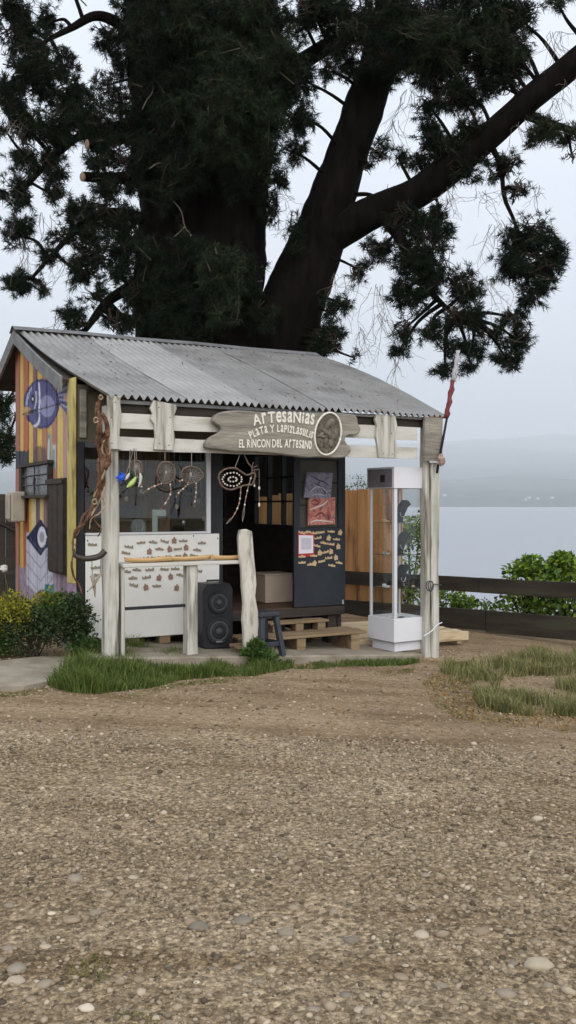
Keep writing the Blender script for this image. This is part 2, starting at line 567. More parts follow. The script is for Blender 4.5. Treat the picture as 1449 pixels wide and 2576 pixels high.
#==SETTING==
# ------------------------------------------------------------------ ground
def ground():
    xs = np.concatenate([np.linspace(-70, -9, 24), np.arange(-8.8, 8.81, 0.11), np.linspace(9, 70, 24)])
    ys = np.concatenate([np.linspace(-60, -1.2, 16), np.arange(-1, 17.5, 0.11), np.linspace(17.7, 45, 40)])
    vs = np.zeros((len(ys), len(xs), 3))
    for i, y in enumerate(ys):
        for j, x in enumerate(xs):
            z = gz(x, y)
            if -1 < y < 17 and abs(x) < 8.8:
                z += 0.016 * mnoise.noise((x * 1.3, y * 1.3, 0)) + 0.007 * mnoise.noise((x * 5, y * 5, 3)) - 0.012
            vs[i, j] = (x, y, z)
    nx = len(xs)
    ii, jj = np.meshgrid(np.arange(len(ys) - 1), np.arange(nx - 1), indexing='ij')
    a = (ii * nx + jj).ravel()
    q = np.stack([a, a + 1, a + nx + 1, a + nx], 1)
    m = bpy.data.materials.new('gravel_ground')
    m.use_nodes = True
    n, l = m.node_tree.nodes, m.node_tree.links
    bs = n['Principled BSDF']
    bs.inputs['Roughness'].default_value = 0.95
    bs.inputs['Specular IOR Level'].default_value = 0.15
    t = n.new('ShaderNodeTexCoord')

    def nz(scale, det=5, ro=0.6):
        x = n.new('ShaderNodeTexNoise')
        x.inputs['Scale'].default_value = scale
        x.inputs['Detail'].default_value = det
        x.inputs['Roughness'].default_value = ro
        l.new(t.outputs['Object'], x.inputs[0])
        return x.outputs[0]

    def ramp(src, stops):
        r = n.new('ShaderNodeValToRGB')
        e = r.color_ramp.elements
        while len(e) < len(stops):
            e.new(0.5)
        for k, (p, c) in enumerate(stops):
            e[k].position = p
            e[k].color = (*c, 1) if len(c) == 3 else c
        l.new(src, r.inputs[0])
        return r.outputs[0]

    def mixc(f, a_, b_, bt='MIX'):
        x = n.new('ShaderNodeMix')
        x.data_type = 'RGBA'
        x.blend_type = bt
        if isinstance(f, float):
            x.inputs[0].default_value = f
        else:
            l.new(f, x.inputs[0])
        l.new(a_, x.inputs[6])
        l.new(b_, x.inputs[7])
        return x.outputs[2]
    fine = ramp(nz(38, 6, 0.75), [(0.30, (0.062, 0.048, 0.031)), (0.5, (0.27, 0.215, 0.146)), (0.70, (0.55, 0.455, 0.325))])
    dirt = ramp(nz(24, 6, 0.75), [(0.28, (0.135, 0.096, 0.058)), (0.5, (0.27, 0.202, 0.131)), (0.72, (0.40, 0.317, 0.216))])
    # dirt takes over from gravel near the shop
    sp = n.new('ShaderNodeSeparateXYZ')
    l.new(t.outputs['Object'], sp.inputs[0])
    mr = n.new('ShaderNodeMapRange')
    mr.inputs[1].default_value = 5.6
    mr.inputs[2].default_value = 7.6
    l.new(sp.outputs[1], mr.inputs[0])
    big = nz(0.9, 4)
    ad = n.new('ShaderNodeMath')
    ad.operation = 'ADD'
    l.new(mr.outputs[0], ad.inputs[0])
    l.new(big, ad.inputs[1])
    mk = ramp(ad.outputs[0], [(0.62, (0, 0, 0)), (1.0, (1, 1, 1))])
    c = mixc(mk, fine, dirt)
    patch = ramp(nz(0.55, 6, 0.6), [(0.36, (0.84, 0.81, 0.77)), (0.5, (1.02, 1.0, 0.98)), (0.64, (1.2, 1.19, 1.18))])
    c = mixc(1.0, c, patch, 'MULTIPLY')
    st = n.new('ShaderNodeMapping')
    st.inputs['Scale'].default_value = (0.35, 1.9, 1)
    st.inputs['Rotation'].default_value = (0, 0, 0.25)
    l.new(t.outputs['Object'], st.inputs[0])
    ns = n.new('ShaderNodeTexNoise')
    ns.inputs['Scale'].default_value = 1.4
    ns.inputs['Detail'].default_value = 7
    ns.inputs['Roughness'].default_value = 0.62
    l.new(st.outputs[0], ns.inputs[0])
    c = mixc(1.0, c, ramp(ns.outputs[0], [(0.36, (0.74, 0.68, 0.60)), (0.5, (1.04, 1.03, 1.01)), (0.66, (1.17, 1.18, 1.18))]), 'MULTIPLY')
    vo = n.new('ShaderNodeTexVoronoi')
    vo.inputs['Scale'].default_value = 46
    l.new(t.outputs['Object'], vo.inputs[0])
    peb = ramp(vo.outputs['Color'], [(0.2, (0.62, 0.60, 0.56)), (0.85, (1.38, 1.36, 1.32))])
    iv = n.new('ShaderNodeMapRange')
    iv.inputs[3].default_value = 0.9
    iv.inputs[4].default_value = 0.22
    l.new(mk, iv.inputs[0])
    c = mixc(iv.outputs[0], c, peb, 'MULTIPLY')
    l.new(c, bs.inputs['Base Color'])
    bp = n.new('ShaderNodeBump')
    bp.inputs['Strength'].default_value = 0.9
    bp.inputs['Distance'].default_value = 0.018
    vd = n.new('ShaderNodeMath')
    vd.operation = 'SUBTRACT'
    l.new(nz(60, 5, 0.7), vd.inputs[0])
    l.new(vo.outputs['Distance'], vd.inputs[1])
    l.new(vd.outputs[0], bp.inputs['Height'])
    l.new(bp.outputs[0], bs.inputs['Normal'])
    o = npmesh('ground', vs.reshape(-1, 3), q, m, smooth=True)
    tag(o, kind='structure')


ground()

# lake and the far shore
LAKE_Z = CAMZ - 15.0
lm = bpy.data.materials.new('lake_water')
lm.use_nodes = True
n_, l_ = lm.node_tree.nodes, lm.node_tree.links
bs_ = n_['Principled BSDF']
bs_.inputs['Base Color'].default_value = (0.27, 0.29, 0.32, 1)
bs_.inputs['Roughness'].default_value = 0.34
bs_.inputs['IOR'].default_value = 1.33
tcn = n_.new('ShaderNodeTexCoord')
mpp = n_.new('ShaderNodeMapping')
mpp.inputs['Scale'].default_value = (0.25, 1.0, 1.0)
nw = n_.new('ShaderNodeTexNoise')
nw.inputs['Scale'].default_value = 1.3
nw.inputs['Detail'].default_value = 5
bpw = n_.new('ShaderNodeBump')
bpw.inputs['Strength'].default_value = 0.12
bpw.inputs['Distance'].default_value = 0.12
l_.new(tcn.outputs['Object'], mpp.inputs[0])
l_.new(mpp.outputs[0], nw.inputs[0])
l_.new(nw.outputs[0], bpw.inputs['Height'])
l_.new(bpw.outputs[0], bs_.inputs['Normal'])
mb = MB()
mb.add([(-15500, -80, LAKE_Z), (15500, -80, LAKE_Z), (15500, 20200, LAKE_Z), (-15500, 20200, LAKE_Z)], [(0, 1, 2, 3)])
obj('lake', mb, lm, kind='structure')


def hill_z(x, y):
    x, y = x / 3, y / 3
    d = (y - 1500 + 60 * mnoise.noise((x / 300, 1.7, 0)))
    if d < 0:
        return LAKE_Z - 3
    t = min(1, d / 4500)
    n1 = mnoise.noise((x / 900 + 2.3, y / 1400, 0.4))
    n2 = mnoise.noise((x / 260, y / 400, 5.1))
    n3 = mnoise.noise((x / 60, y / 60, 7.7))
    h = y * 0.078 * t ** 0.45 * (0.88 + 0.22 * n1) + 14 * n2 * min(1, t * 6) + 7 * n3 * min(1, t * 20) + 4
    return LAKE_Z + 3 * max(-1, h)


xs = np.linspace(-15000, 15000, 220)
ys = 4260 * (6600 / 1420) ** np.linspace(0, 1, 120)
vs = np.array([[x, y, hill_z(x, y)] for y in ys for x in xs])
ii, jj = np.meshgrid(np.arange(len(ys) - 1), np.arange(len(xs) - 1), indexing='ij')
a = (ii * len(xs) + jj).ravel()
HILLM = mat('far_forest', (0.02, 0.032, 0.022), (0.05, 0.07, 0.045), rough=0.95, scale=0.007, spec=0.1)
tag(npmesh('hills', vs, np.stack([a, a + 1, a + len(xs) + 1, a + len(xs)], 1), HILLM, smooth=True), kind='structure')
HOUSEW = mat('far_house_wall', (0.5, 0.5, 0.48), rough=0.6)
HOUSER = mat('far_house_roof', (0.35, 0.36, 0.38), rough=0.4)
for k, (px, py, wd, lab) in enumerate([(1119, 1248, 17, 'tiny pale house alone on the far shore beside the porch post'), (1322, 1260, 11, 'tiny white house lowest at the water on the far shore'), (1331, 1254, 15, 'tiny white house above the lowest one on the far shore'), (1353, 1257, 13, 'tiny white house in the middle of the far shore row'), (1389, 1255, 20, 'widest tiny white house at the right of the far shore')]):
    Y = 4500.0
    for _ in range(240):
        p = P3(px, py, Y)
        if hill_z(p.x, Y) > p.z:
            break
        Y += 10
    p = P3(px, py, Y)
    z0 = hill_z(p.x, Y) - 1
    o = thing('far_house', lab, 'house', (p.x, Y, z0), 0.1 * k, 'houses on the far shore')
    obj('wall', MB().box(-wd / 2, wd / 2, -5, 5, 0, 7), HOUSEW, o)
    obj('roof', MB().add([(-wd / 2 - .5, -6, 7.01), (wd / 2 + .5, -6, 7.01), (wd / 2 + .5, 6, 7.01), (-wd / 2 - .5, 6, 7.01), (-wd / 2 - .5, 0, 11), (wd / 2 + .5, 0, 11)], [(0, 1, 5, 4), (2, 3, 4, 5), (0, 4, 3), (1, 2, 5), (0, 3, 2, 1)]), HOUSER, o)

# the misty air over the lake
hz = MB().box(-15800, 15800, -75, 20400, LAKE_Z - 6, 2900)
hm = bpy.data.materials.new('haze_air')
hm.use_nodes = True
hn = hm.node_tree.nodes
hn.remove(hn['Principled BSDF'])
pv = hn.new('ShaderNodeVolumePrincipled')
pv.inputs['Color'].default_value = (0.93, 0.965, 0.995, 1)
pv.inputs['Density'].default_value = 0.00015
pv.inputs['Anisotropy'].default_value = 0.0
hm.node_tree.links.new(pv.outputs[0], hn['Material Output'].inputs['Volume'])
obj('haze', hz, hm, kind='stuff')

# concrete slab under the porch, and a concrete path to the left
def slab_z(s):
    return CAMZ - 1.40 - 0.068 * s


mb = MB()
N = 24
for i in range(N + 1):
    s = -0.12 + (3.62 + 0.0) * i / N
    e = -0.10 + 0.02 * mnoise.noise((s * 3, 0, 0))
    z = slab_z(s)
    p = [W(s, e, z - 0.35), W(s, e, z - 0.012), W(s, e + 0.012, z), W(s, 1.05, z), W(s, 1.05, z - 0.35)]
    mb.v += [tuple(x) for x in p]
for i in range(N):
    for j in range(4):
        a0 = i * 5 + j
        mb.f.append((a0, a0 + 5, a0 + 6, a0 + 1))
mb.f.append((0, 1, 2, 3, 4))
mb.f.append(tuple(N * 5 + j for j in range(5))[::-1])
obj('concrete_slab', mb, CONC, kind='structure')
pth = [(-140, 1695), (0, 1668), (60, 1660), (110, 1656), (165, 1658), (230, 1668), (190, 1690), (150, 1712), (110, 1722), (60, 1732), (0, 1734), (-160, 1748)]
mb = MB()
top = [HP(x, y) for x, y in pth]
n = len(top)
mb.v = [(p.x, p.y, p.z + 0.02) for p in top] + [(p.x, p.y, p.z - 0.1) for p in top]
mb.f = [tuple(range(n))[::-1]] + [(i, (i + 1) % n, n + (i + 1) % n, n + i) for i in range(n)]
obj('concrete_path', mb, CONC, kind='structure')
#==SHOP==
# ------------------------------------------------------------------ the shop
shop = thing('craft_shop', 'small wooden craft shop with corrugated metal roof, white porch rails and painted gable', 'shop', (OX, OY, 0), TH)
BW = 0.85                       # front wall plane
SG = -0.06                      # gable wall plane
SR = 3.07                       # right wall plane
BR = 3.64                       # rear wall plane
FLOOR = CAMZ - 1.17
EAVE, RIDGE, RB = CAMZ + 0.985, CAMZ + 2.13, 3.2


def roof_z(s, b):
    t = b / RB
    k = min(1, max(0, s / 3.84))
    return EAVE + (RIDGE - EAVE) * t + (-0.05 + 0.12 * k) * math.sin(math.pi * min(1, max(0, t))) + 0.02 * (1 - k) * (1 - t)


# roof: purlins and rafters, with the sheets on them
mb = MB()
for b in (0.06, 0.8, 1.6, 2.4, 3.12):
    z = roof_z(1.9, b) - 0.10
    mb.box(0.05, 3.72, b - 0.03, b + 0.03, z - 0.035 - 0.03, z + 0.02)
roof = obj('roof', mb, DARKWOOD, shop)
NS = 5
for k in range(NS):
    mb = MB()
    nw_, nb = 10 * 6 + 3, 9
    for j in range(nb + 1):
        b = -0.06 + (RB + 0.06) * j / nb
        t = j / nb
        sL, sR_ = -0.01 - 0.17 * t, 3.85 + 0.20 * t
        for i in range(nw_ + 1):
            u0 = k / NS + (i / nw_) * (1.0 / NS + 0.006)
            s = sL + (sR_ - sL) * u0
            z = roof_z(s, b) + 0.023 * math.cos(u0 * 2 * math.pi * 50) + 0.004 * (k % 2) + 0.003 + 0.006 * mnoise.noise((s * 1.1, b * 2, k))
            mb.v.append((s, b + 0.012 * mnoise.noise((k * 3.1, 0, 0)) * (1 - t), z))
    for j in range(nb):
        for i in range(nw_):
            a0 = j * (nw_ + 1) + i
            mb.f.append((a0, a0 + 1, a0 + nw_ + 2, a0 + nw_ + 1))
    obj('roof_sheet', mb, ZINCB if k == 1 else ZINC, roof, smooth=True)
mb = MB()                                                       # rear slope
for j in range(3):
    b = RB + 1.5 * j / 2
    for i in range(201):
        s = -0.18 + 4.23 * i / 200
        mb.v.append((s, b, RIDGE - 0.36 * (b - RB) + 0.014 * math.cos(i / 200 * 2 * math.pi * 55)))
for j in range(2):
    for i in range(200):
        a0 = j * 201 + i
        mb.f.append((a0, a0 + 1, a0 + 202, a0 + 201))
obj('rear_roof_sheet', mb, ZINC, roof, smooth=True)
mb = MB()                                                       # ridge capping
for i, s in enumerate([-0.2, 0.6, 1.4, 2.2, 3.0, 4.06]):
    z = RIDGE + 0.035 + (0.01 if i % 2 else 0)
    mb.v += [(s, RB - 0.16, z - 0.065), (s, RB - 0.02, z), (s, RB + 0.02, z), (s, RB + 0.16, z - 0.065)]
for i in range(5):
    for j in range(3):
        a0 = i * 4 + j
        mb.f.append((a0, a0 + 4, a0 + 5, a0 + 1))
obj('ridge_cap', mb, ZINCF, roof)
mb = MB()                                                       # roofing nails
for b in (0.1, 0.8, 1.6, 2.4, 3.0):
    for i in range(3, 50, 5):
        t = (b + 0.06) / (RB + 0.06)
        s = (-0.01 - 0.17 * t) + (3.86 + 0.37 * t) * (i / 50.0)
        mb.blob((s, b, roof_z(s, b) + 0.022), (0.012, 0.012, 0.006), 6, 4)
obj('roofing_nails', mb, ZINCF, roof, kind='stuff')


def barge(s0, s1, ba, bb, off):
    mb = MB()
    rows = 8
    for i in range(rows + 1):
        b = ba + (bb - ba) * i / rows
        z = roof_z(0, b) if b <= RB else RIDGE - 0.36 * (b - RB)
        z -= off
        mb.v += [(s0, b, z), (s1, b, z), (s1, b, z - 0.15), (s0, b, z - 0.15)]
    for i in range(rows):
        for j in range(4):
            a0, a1 = i * 4 + j, i * 4 + (j + 1) % 4
            mb.f.append((a0, a0 + 4, a1 + 4, a1))
    mb.f += [(0, 1, 2, 3), tuple(rows * 4 + j for j in (3, 2, 1, 0))]
    return mb


obj('barge_board', barge(-0.185, -0.155, 0.98, RB, 0.022), GREYBOARD, roof)
obj('barge_board', barge(-0.185, -0.155, RB + 0.003, RB + 1.5, 0.022), GREYBOARD, roof)
mb = MB().box(-0.15, 3.9, 0.98, RB, 0, 0)
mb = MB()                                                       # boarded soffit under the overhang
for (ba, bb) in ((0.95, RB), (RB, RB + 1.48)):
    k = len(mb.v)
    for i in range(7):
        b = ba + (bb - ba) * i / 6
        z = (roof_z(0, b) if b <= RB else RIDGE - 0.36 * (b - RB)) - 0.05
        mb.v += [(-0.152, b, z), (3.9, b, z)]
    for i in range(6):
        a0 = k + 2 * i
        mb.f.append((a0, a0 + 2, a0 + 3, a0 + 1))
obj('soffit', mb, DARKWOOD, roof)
obj('rust_edge', MB().tube([(3.62, -0.062, roof_z(3.62, -0.06) - 0.006), (3.74, -0.064, roof_z(3.74, -0.06) - 0.008), (3.855, -0.062, roof_z(3.85, -0.06) - 0.002)], 0.010, 6), RUST, roof)

# porch posts, drawn from rough timber
def post(x0, x1, y0, y1, z0, z1, m, name='porch_post', wob=0.012, seed=0):
    mb = MB()
    rows = 22
    for i in range(rows + 1):
        z = z0 + (z1 - z0) * i / rows
        q = lambda c: wob * mnoise.noise((seed + c * 3.3, z * 2.2, c)) + wob * 0.5 * mnoise.noise((seed + c, z * 9, c))
        c = 0.012
        ring = [(x0 + c + q(1), y0), (x1 - c + q(2), y0 + q(5) * 0.4), (x1 + q(2), y0 + c), (x1 + q(3), y1 - c), (x1 - c + q(3), y1), (x0 + c + q(4), y1), (x0 + q(4), y1 - c), (x0 + q(1), y0 + c)]
        mb.v += [(x, y, z) for x, y in ring]
    for i in range(rows):
        for j in range(8):
            a0, a1 = i * 8 + j, i * 8 + (j + 1) % 8
            mb.f.append((a0, a1, a1 + 8, a0 + 8))
    mb.f += [tuple(range(8))[::-1], tuple(rows * 8 + j for j in range(8))]
    return obj(name, mb, m, shop)


sA, _ = F(265, 1400, 0.0)
sB, _ = F(300, 1400, 0.0)
post(sA, sB, 0.0, 0.12, slab_z(0) - 0.3, roof_z(0.1, 0.05) - 0.115, WHITE, seed=1)
sA, _ = F(1072, 1400, 0.0)
sB, _ = F(1104, 1400, 0.0)
post(sA, sA + 0.07, 0.012, 0.12, slab_z(3.4) - 0.3, roof_z(3.6, 0.05) - 0.10, WHITE, seed=5, wob=0.014)
post(sA + 0.075, sB, -0.015, 0.10, slab_z(3.4) - 0.12, CAMZ + 0.46, WHITE, seed=9, wob=0.02)
sA, _ = F(1067, 1100, -0.06)
sB, _ = F(1114, 1100, -0.06)
post(sA, sB, -0.075, -0.018, CAMZ + 0.475, EAVE - 0.03, GREYWOOD, name='post_cladding', seed=3, wob=0.012)

# fascia: beam, two rails each side, live-edge uprights
def board(name, s0, s1, b0, b1, z0, z1, m, sag=0.0, seed=0, par=None):
    mb = MB()
    n = 16
    for i in range(n + 1):
        s = s0 + (s1 - s0) * i / n
        j0, j1 = 0.006 * mnoise.noise((s * 4, seed, 0)), 0.006 * mnoise.noise((s * 4, seed, 9))
        mb.v += [(s, b0, z0 + j0), (s, b1, z0 + j0), (s, b1, z1 + j1), (s, b0, z1 + j1)]
    for i in range(n):
        for j in range(4):
            a0, a1 = i * 4 + j, i * 4 + (j + 1) % 4
            mb.f.append((a0, a0 + 4, a1 + 4, a1))
    mb.f += [(0, 1, 2, 3), tuple(n * 4 + j for j in (3, 2, 1, 0))]
    return obj(name, mb, m, par or shop)


board('eave_beam', 0.02, 3.62, -0.012, 0.06, CAMZ + 0.93, CAMZ + 0.962, GREYBOARD, seed=1)
board('fascia_rail', 0.02, 3.50, -0.014, 0.0 - 0.001, CAMZ + 0.700, CAMZ + 0.842, WHITEH, seed=2)
board('fascia_rail', 0.02, 3.50, -0.016, 0.0 - 0.001, CAMZ + 0.495, CAMZ + 0.622, WHITEH, seed=3)


def upright(pts, b0=-0.05, b1=-0.017, m=WHITE):
    poly = [F(x, y, b0) for x, y in pts]
    return obj('fascia_upright', MB().prism(poly, b0, b1, 0.005), m, shop)


upright([(271, 994), (304, 996), (303, 1015), (306, 1040), (303, 1070), (301, 1095), (305, 1131), (276, 1129), (274, 1090), (268, 1060), (272, 1030)])
upright([(386, 1006), (414, 1012), (444, 1018), (446, 1027), (437, 1050), (436, 1075), (441, 1098), (436, 1134), (388, 1131), (391, 1100), (389, 1068), (379, 1054), (384, 1040), (378, 1028)])
upright([(948, 1042), (995, 1046), (1000, 1070), (994, 1096), (1000, 1120), (997, 1153), (953, 1152), (951, 1125), (946, 1100), (949, 1072), (944, 1056)])

# ---- gable wall with painted planks
S3 = lambda b, z: W(SG, b, z)
NAVY = (0.012, 0.016, 0.060)
stripes = [(38, 49, (0.36, 0.13, 0.075)), (49, 58, (0.60, 0.38, 0.045)), (58, 71, (0.44, 0.12, 0.04)), (71, 82, (0.62, 0.41, 0.05)), (82, 92, (0.25, 0.11, 0.10)), (92, 105, (0.64, 0.43, 0.05)), (105, 117, (0.46, 0.17, 0.075)), (117, 130, (0.56, 0.36, 0.09)), (130, 142, (0.42, 0.18, 0.14)), (142, 157, (0.64, 0.47, 0.08)), (157, 172, (0.46, 0.25, 0.22))]


def mixv(a, b, t):
    return tuple(x * (1 - t) + y * t for x, y in zip(a, b))


def seg(px, py, x0, y0, x1, y1):
    dx, dy = x1 - x0, y1 - y0
    t = max(0, min(1, ((px - x0) * dx + (py - y0) * dy) / (dx * dx + dy * dy)))
    return math.hypot(px - x0 - t * dx, py - y0 - t * dy)


def paint(px, py, base, b, z):
    nn = mnoise.noise((b * 9, z * 4, 0))
    n2 = mnoise.noise((b * 30, z * 12, 2))
    c = base
    if 1250 < py < 1420 and 80 < px < 130:                       # stripes change below the side window
        c = [(0.60, 0.50, 0.22), (0.16, 0.11, 0.14), (0.62, 0.47, 0.13), (0.22, 0.13, 0.15), (0.62, 0.50, 0.20)][int((px - 80) / 10.0)]
    # dark paint along the foot of the upper field, with blue and white drips
    if py < 1180 and py > 1134 + 8 * nn and px < 72:
        c = (0.035, 0.04, 0.06)
    if py < 1180 and 84 < px < 116 and py > 1120 + 40 * abs(nn):
        c = mixv(c, (0.10, 0.05, 0.06), 0.75)
    for (x0, x1, y0, cc) in ((117, 127, 1092, (0.10, 0.30, 0.36)), (119, 124, 1105, (0.55, 0.62, 0.66)), (132, 140, 1118, (0.45, 0.55, 0.62)), (134, 138, 1128, (0.06, 0.28, 0.40))):
        if x0 + 1.2 * nn < px < x1 + 1.2 * nn and y0 + 8 * n2 < py < 1178:
            c = mixv(c, cc, 0.85)
    # lower field: lavender wash, white feathers and a navy diamond with an eye
    if py > 1425 + 18 * nn - (px - 100) * 0.05:
        c = mixv((0.22, 0.17, 0.24), (0.40, 0.33, 0.42), 0.5 + 0.5 * n2)
        if px > 150:
            c = mixv((0.30, 0.19, 0.29), (0.20, 0.14, 0.17), 0.5 + nn)
    xm = 100 + 0.02 * (py - 1350)
    if 66 < px < 134 and 1340 < py < 1500 - abs(px - 101) * 0.9:
        c = mixv((0.56, 0.58, 0.66), (0.42, 0.43, 0.55), 0.5 + 0.7 * n2)
        if abs(((abs(px - 101) + (py - 1380) * 0.8) % 26) - 13) < 2.0:
            c = (0.30, 0.30, 0.42)
        if px > 112 and n2 > 0.2:
            c = (0.24, 0.23, 0.33)
    d = abs(px - 101) / 35 + abs(py - 1352) / 46
    if d < 1:
        c = NAVY
        if 0.72 < d < 0.80 and py > 1352:
            c = (0.06, 0.08, 0.16)
        e = math.hypot((px - 105) / 11.5, (py - 1351) / 26)
        if e < 1:
            c = (0.58, 0.60, 0.66)
        if e < 0.55:
            c = (0.30, 0.28, 0.38)
    if 112 < px < 136 and py > 1470 + 10 * nn:
        c = mixv((0.015, 0.14, 0.17), (0.03, 0.24, 0.26), 0.5 + n2)
    # the round blue fish
    fx, fy = (px - 104) / 44.0, (py - 1016) / 63.0
    r = math.hypot(fx, fy)
    BL, MID, LT = (0.035, 0.035, 0.14), (0.12, 0.125, 0.33), (0.36, 0.38, 0.60)
    if 138 < px < 170 and abs(py - (1000 + (px - 140) * -0.1)) < 6 + (px - 138) * 1.25 and not (px > 158 and abs(py - 1000) < (px - 158) * 1.2):
        c = mixv(MID, BL, 0.5 + 0.7 * n2)
        if abs(((py - 1000) / (px - 120)) % 0.35 - 0.17) < 0.05:
            c = LT
    if r < 1 + 0.05 * nn:
        c = mixv(MID, BL, 0.45 + 0.6 * n2)
        if math.hypot((px - 118) / 22, (py - 1022) / 30) < 0.9:
            c = mixv(LT, MID, 0.45 + 0.6 * n2)
        if r > 0.90:
            c = BL
        if abs(px - (94 + 5 * math.cos((py - 1000) / 40.0))) < 2.0 and 962 < py < 1036:
            c = (0.60, 0.63, 0.76)
        if abs(px - (86 + 5 * math.cos((py - 1000) / 22.0))) < 1.5 and 985 < py < 1028:
            c = (0.55, 0.58, 0.72)
        if abs(r - 0.84) < 0.05 and px < 80 and py < 1020:
            c = LT
        e = math.hypot((px - 82) / 6.0, (py - 1004) / 11.0)
        if e < 1:
            c = (0.01, 0.01, 0.03)
        if e < 0.4:
            c = (0.55, 0.56, 0.66)
        if px < 100 and py > 1040:
            jl = math.hypot((px - 80) / 20.0, (py - 1043) / 32.0)
            if abs(jl - 1) < 0.14:
                c = (0.60, 0.62, 0.74)
    tri = (px - 56) / 20.0
    if 0 < tri < 1 and abs(py - 1034) < 11 * (0.4 + 0.6 * math.sin(tri * 2.6)) and py < 1043:
        c = (0.50, 0.30, 0.10)
    if seg(px, py, 57, 1042, 165, 1011) < 1.5 + (2.5 if 72 < px < 86 else 0):
        c = (0.012, 0.012, 0.02)
    if seg(px, py, 165, 1011, 176, 1016) < 1.1 or seg(px, py, 172, 1006, 178, 1010) < 1.1 or seg(px, py, 165, 1042, 177, 1040) < 1.2:
        c = (0.012, 0.012, 0.02)
    lum = 0.3 * c[0] + 0.6 * c[1] + 0.1 * c[2]
    return tuple(max(0.004, (x * 0.84 + lum * 0.16) * (1 + 0.16 * n2)) for x in c)


def plank(par, b0, b1, z0, zt0, zt1, base, prj, name='plank', m=None, dz=0.012):
    m = m or PAINT
    nb = max(2, int((b1 - b0) / 0.014))
    nz_ = max(2, int((zt0 - z0) / dz))
    mb, cols = MB(), []
    for i in range(nz_ + 1):
        for j in range(nb + 1):
            b = b0 + (b1 - b0) * j / nb
            zt = zt0 + (zt1 - zt0) * j / nb
            z = z0 + (zt - z0) * i / nz_
            e = 0.004 if j in (0, nb) else 0
            mb.v.append((prj + e + 0.002 * mnoise.noise((b * 3, z, 0)), b, z))
            px, py = proj(W(SG, b, z))
            cols.append(paint(px, py, base, b, z))
    for i in range(nz_):
        for j in range(nb):
            a0 = i * (nb + 1) + j
            mb.f.append((a0, a0 + nb + 1, a0 + nb + 2, a0 + 1))
    o = obj(name, mb, m, par)
    at = o.data.color_attributes.new('paint', 'FLOAT_COLOR', 'POINT')
    at.data.foreach_set('color', np.array([(*c, 1) for c in cols], dtype=np.float32).ravel())
    sol = o.modifiers.new('thickness', 'SOLIDIFY')
    sol.thickness = 0.012
    sol.offset = -1
    return o


def gable_top(b):
    return (roof_z(0, b) if b <= RB else RIDGE - 0.36 * (b - RB)) - 0.055


mb = MB()
poly = [(0.92, 0.02), (0.92, gable_top(0.92)), (2.0, gable_top(2.0)), (RB, gable_top(RB)), (BR, gable_top(BR)), (BR, 0.02)]
mb.v = [(SG + 0.02, b, z) for b, z in poly] + [(SG + 0.045, b, z) for b, z in poly]
mb.f = [tuple(range(6)), tuple(range(6, 12))[::-1]] + [(i, i + 6, (i + 1) % 6 + 6, (i + 1) % 6) for i in range(6)]
gable = obj('gable_wall', mb, DARKWOOD, shop)
for k, (x0, x1, base) in enumerate(stripes):
    bL, _ = G(x0 + 0.4, 1268, SG)
    bR_, _ = G(x1 - 0.4, 1268, SG)
    b0, b1 = min(bL, bR_), max(bL, bR_)
    plank(gable, b0 + 0.003, b1 - 0.003, 0.05, gable_top(b0), gable_top(b1), base, SG + 0.003 * (k % 2))
bY, _ = G(186, 1268, SG - 0.02)
bY2, _ = G(171.5, 1268, SG - 0.02)
mb = MB()
mb.box(SG - 0.03, SG + 0.004, min(bY, bY2), max(bY, bY2), CAMZ - 0.79, gable_top(1.0), j=0.003)
obj('corner_post', mb, YELLOW, shop)
LAV = mat('lavender_paint', (0.20, 0.13, 0.19), (0.36, 0.26, 0.36), rough=0.75, scale=6, bump=0.2)
obj('corner_post', MB().box(SG - 0.028, SG + 0.004, min(bY, bY2), max(bY, bY2), 0.02, CAMZ - 0.793, j=0.003), LAV, shop)

# side window in the gable, with a box of shelves outside it
bL, zT = G(60, 1176, SG)
bR_, zB = G(134, 1246, SG)
b0, b1 = min(bL, bR_), max(bL, bR_)
z0, z1 = CAMZ + 0.10, CAMZ + 0.44
sw = obj('side_window', MB().box(SG - 0.06, SG - 0.012, b0, b0 + 0.04, z0, z1).box(SG - 0.06, SG - 0.012, b1 - 0.12, b1, z0, z1).box(SG - 0.075, SG - 0.012, b0 - 0.05, b1 + 0.02, z1, z1 + 0.035).box(SG - 0.09, SG - 0.012, b0 - 0.03, b1 + 0.02, z0 - 0.03, z0), DARKWOOD, shop)
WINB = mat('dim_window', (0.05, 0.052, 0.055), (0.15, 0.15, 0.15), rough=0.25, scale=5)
obj('pane', MB().box(SG - 0.022, SG - 0.014, b0 + 0.042, b1 - 0.122, z0 + 0.002, z1 - 0.002), WINB, sw)
bm_ = (b0 + b1 - 0.08) / 2
for (u0, v0, u1, v1) in ((b0 + .04, z0 + .12, b1 - .12, z0 + .12), (b0 + .04, z0 + .23, b1 - .12, z0 + .23), (bm_, z0, bm_, z1)):
    obj('window_bar', MB().tube([(SG - 0.045, u0, v0), (SG - 0.045, u1, v1)], 0.007, 6), BLACKPL, sw)
obj('window_bar', MB().tube([(SG - 0.045, bm_, z0 + 0.05), (SG - 0.045, bm_ + 0.02, z0 + 0.12), (SG - 0.045, bm_, z0 + 0.2)], 0.014, 6), BLACKPL, sw)
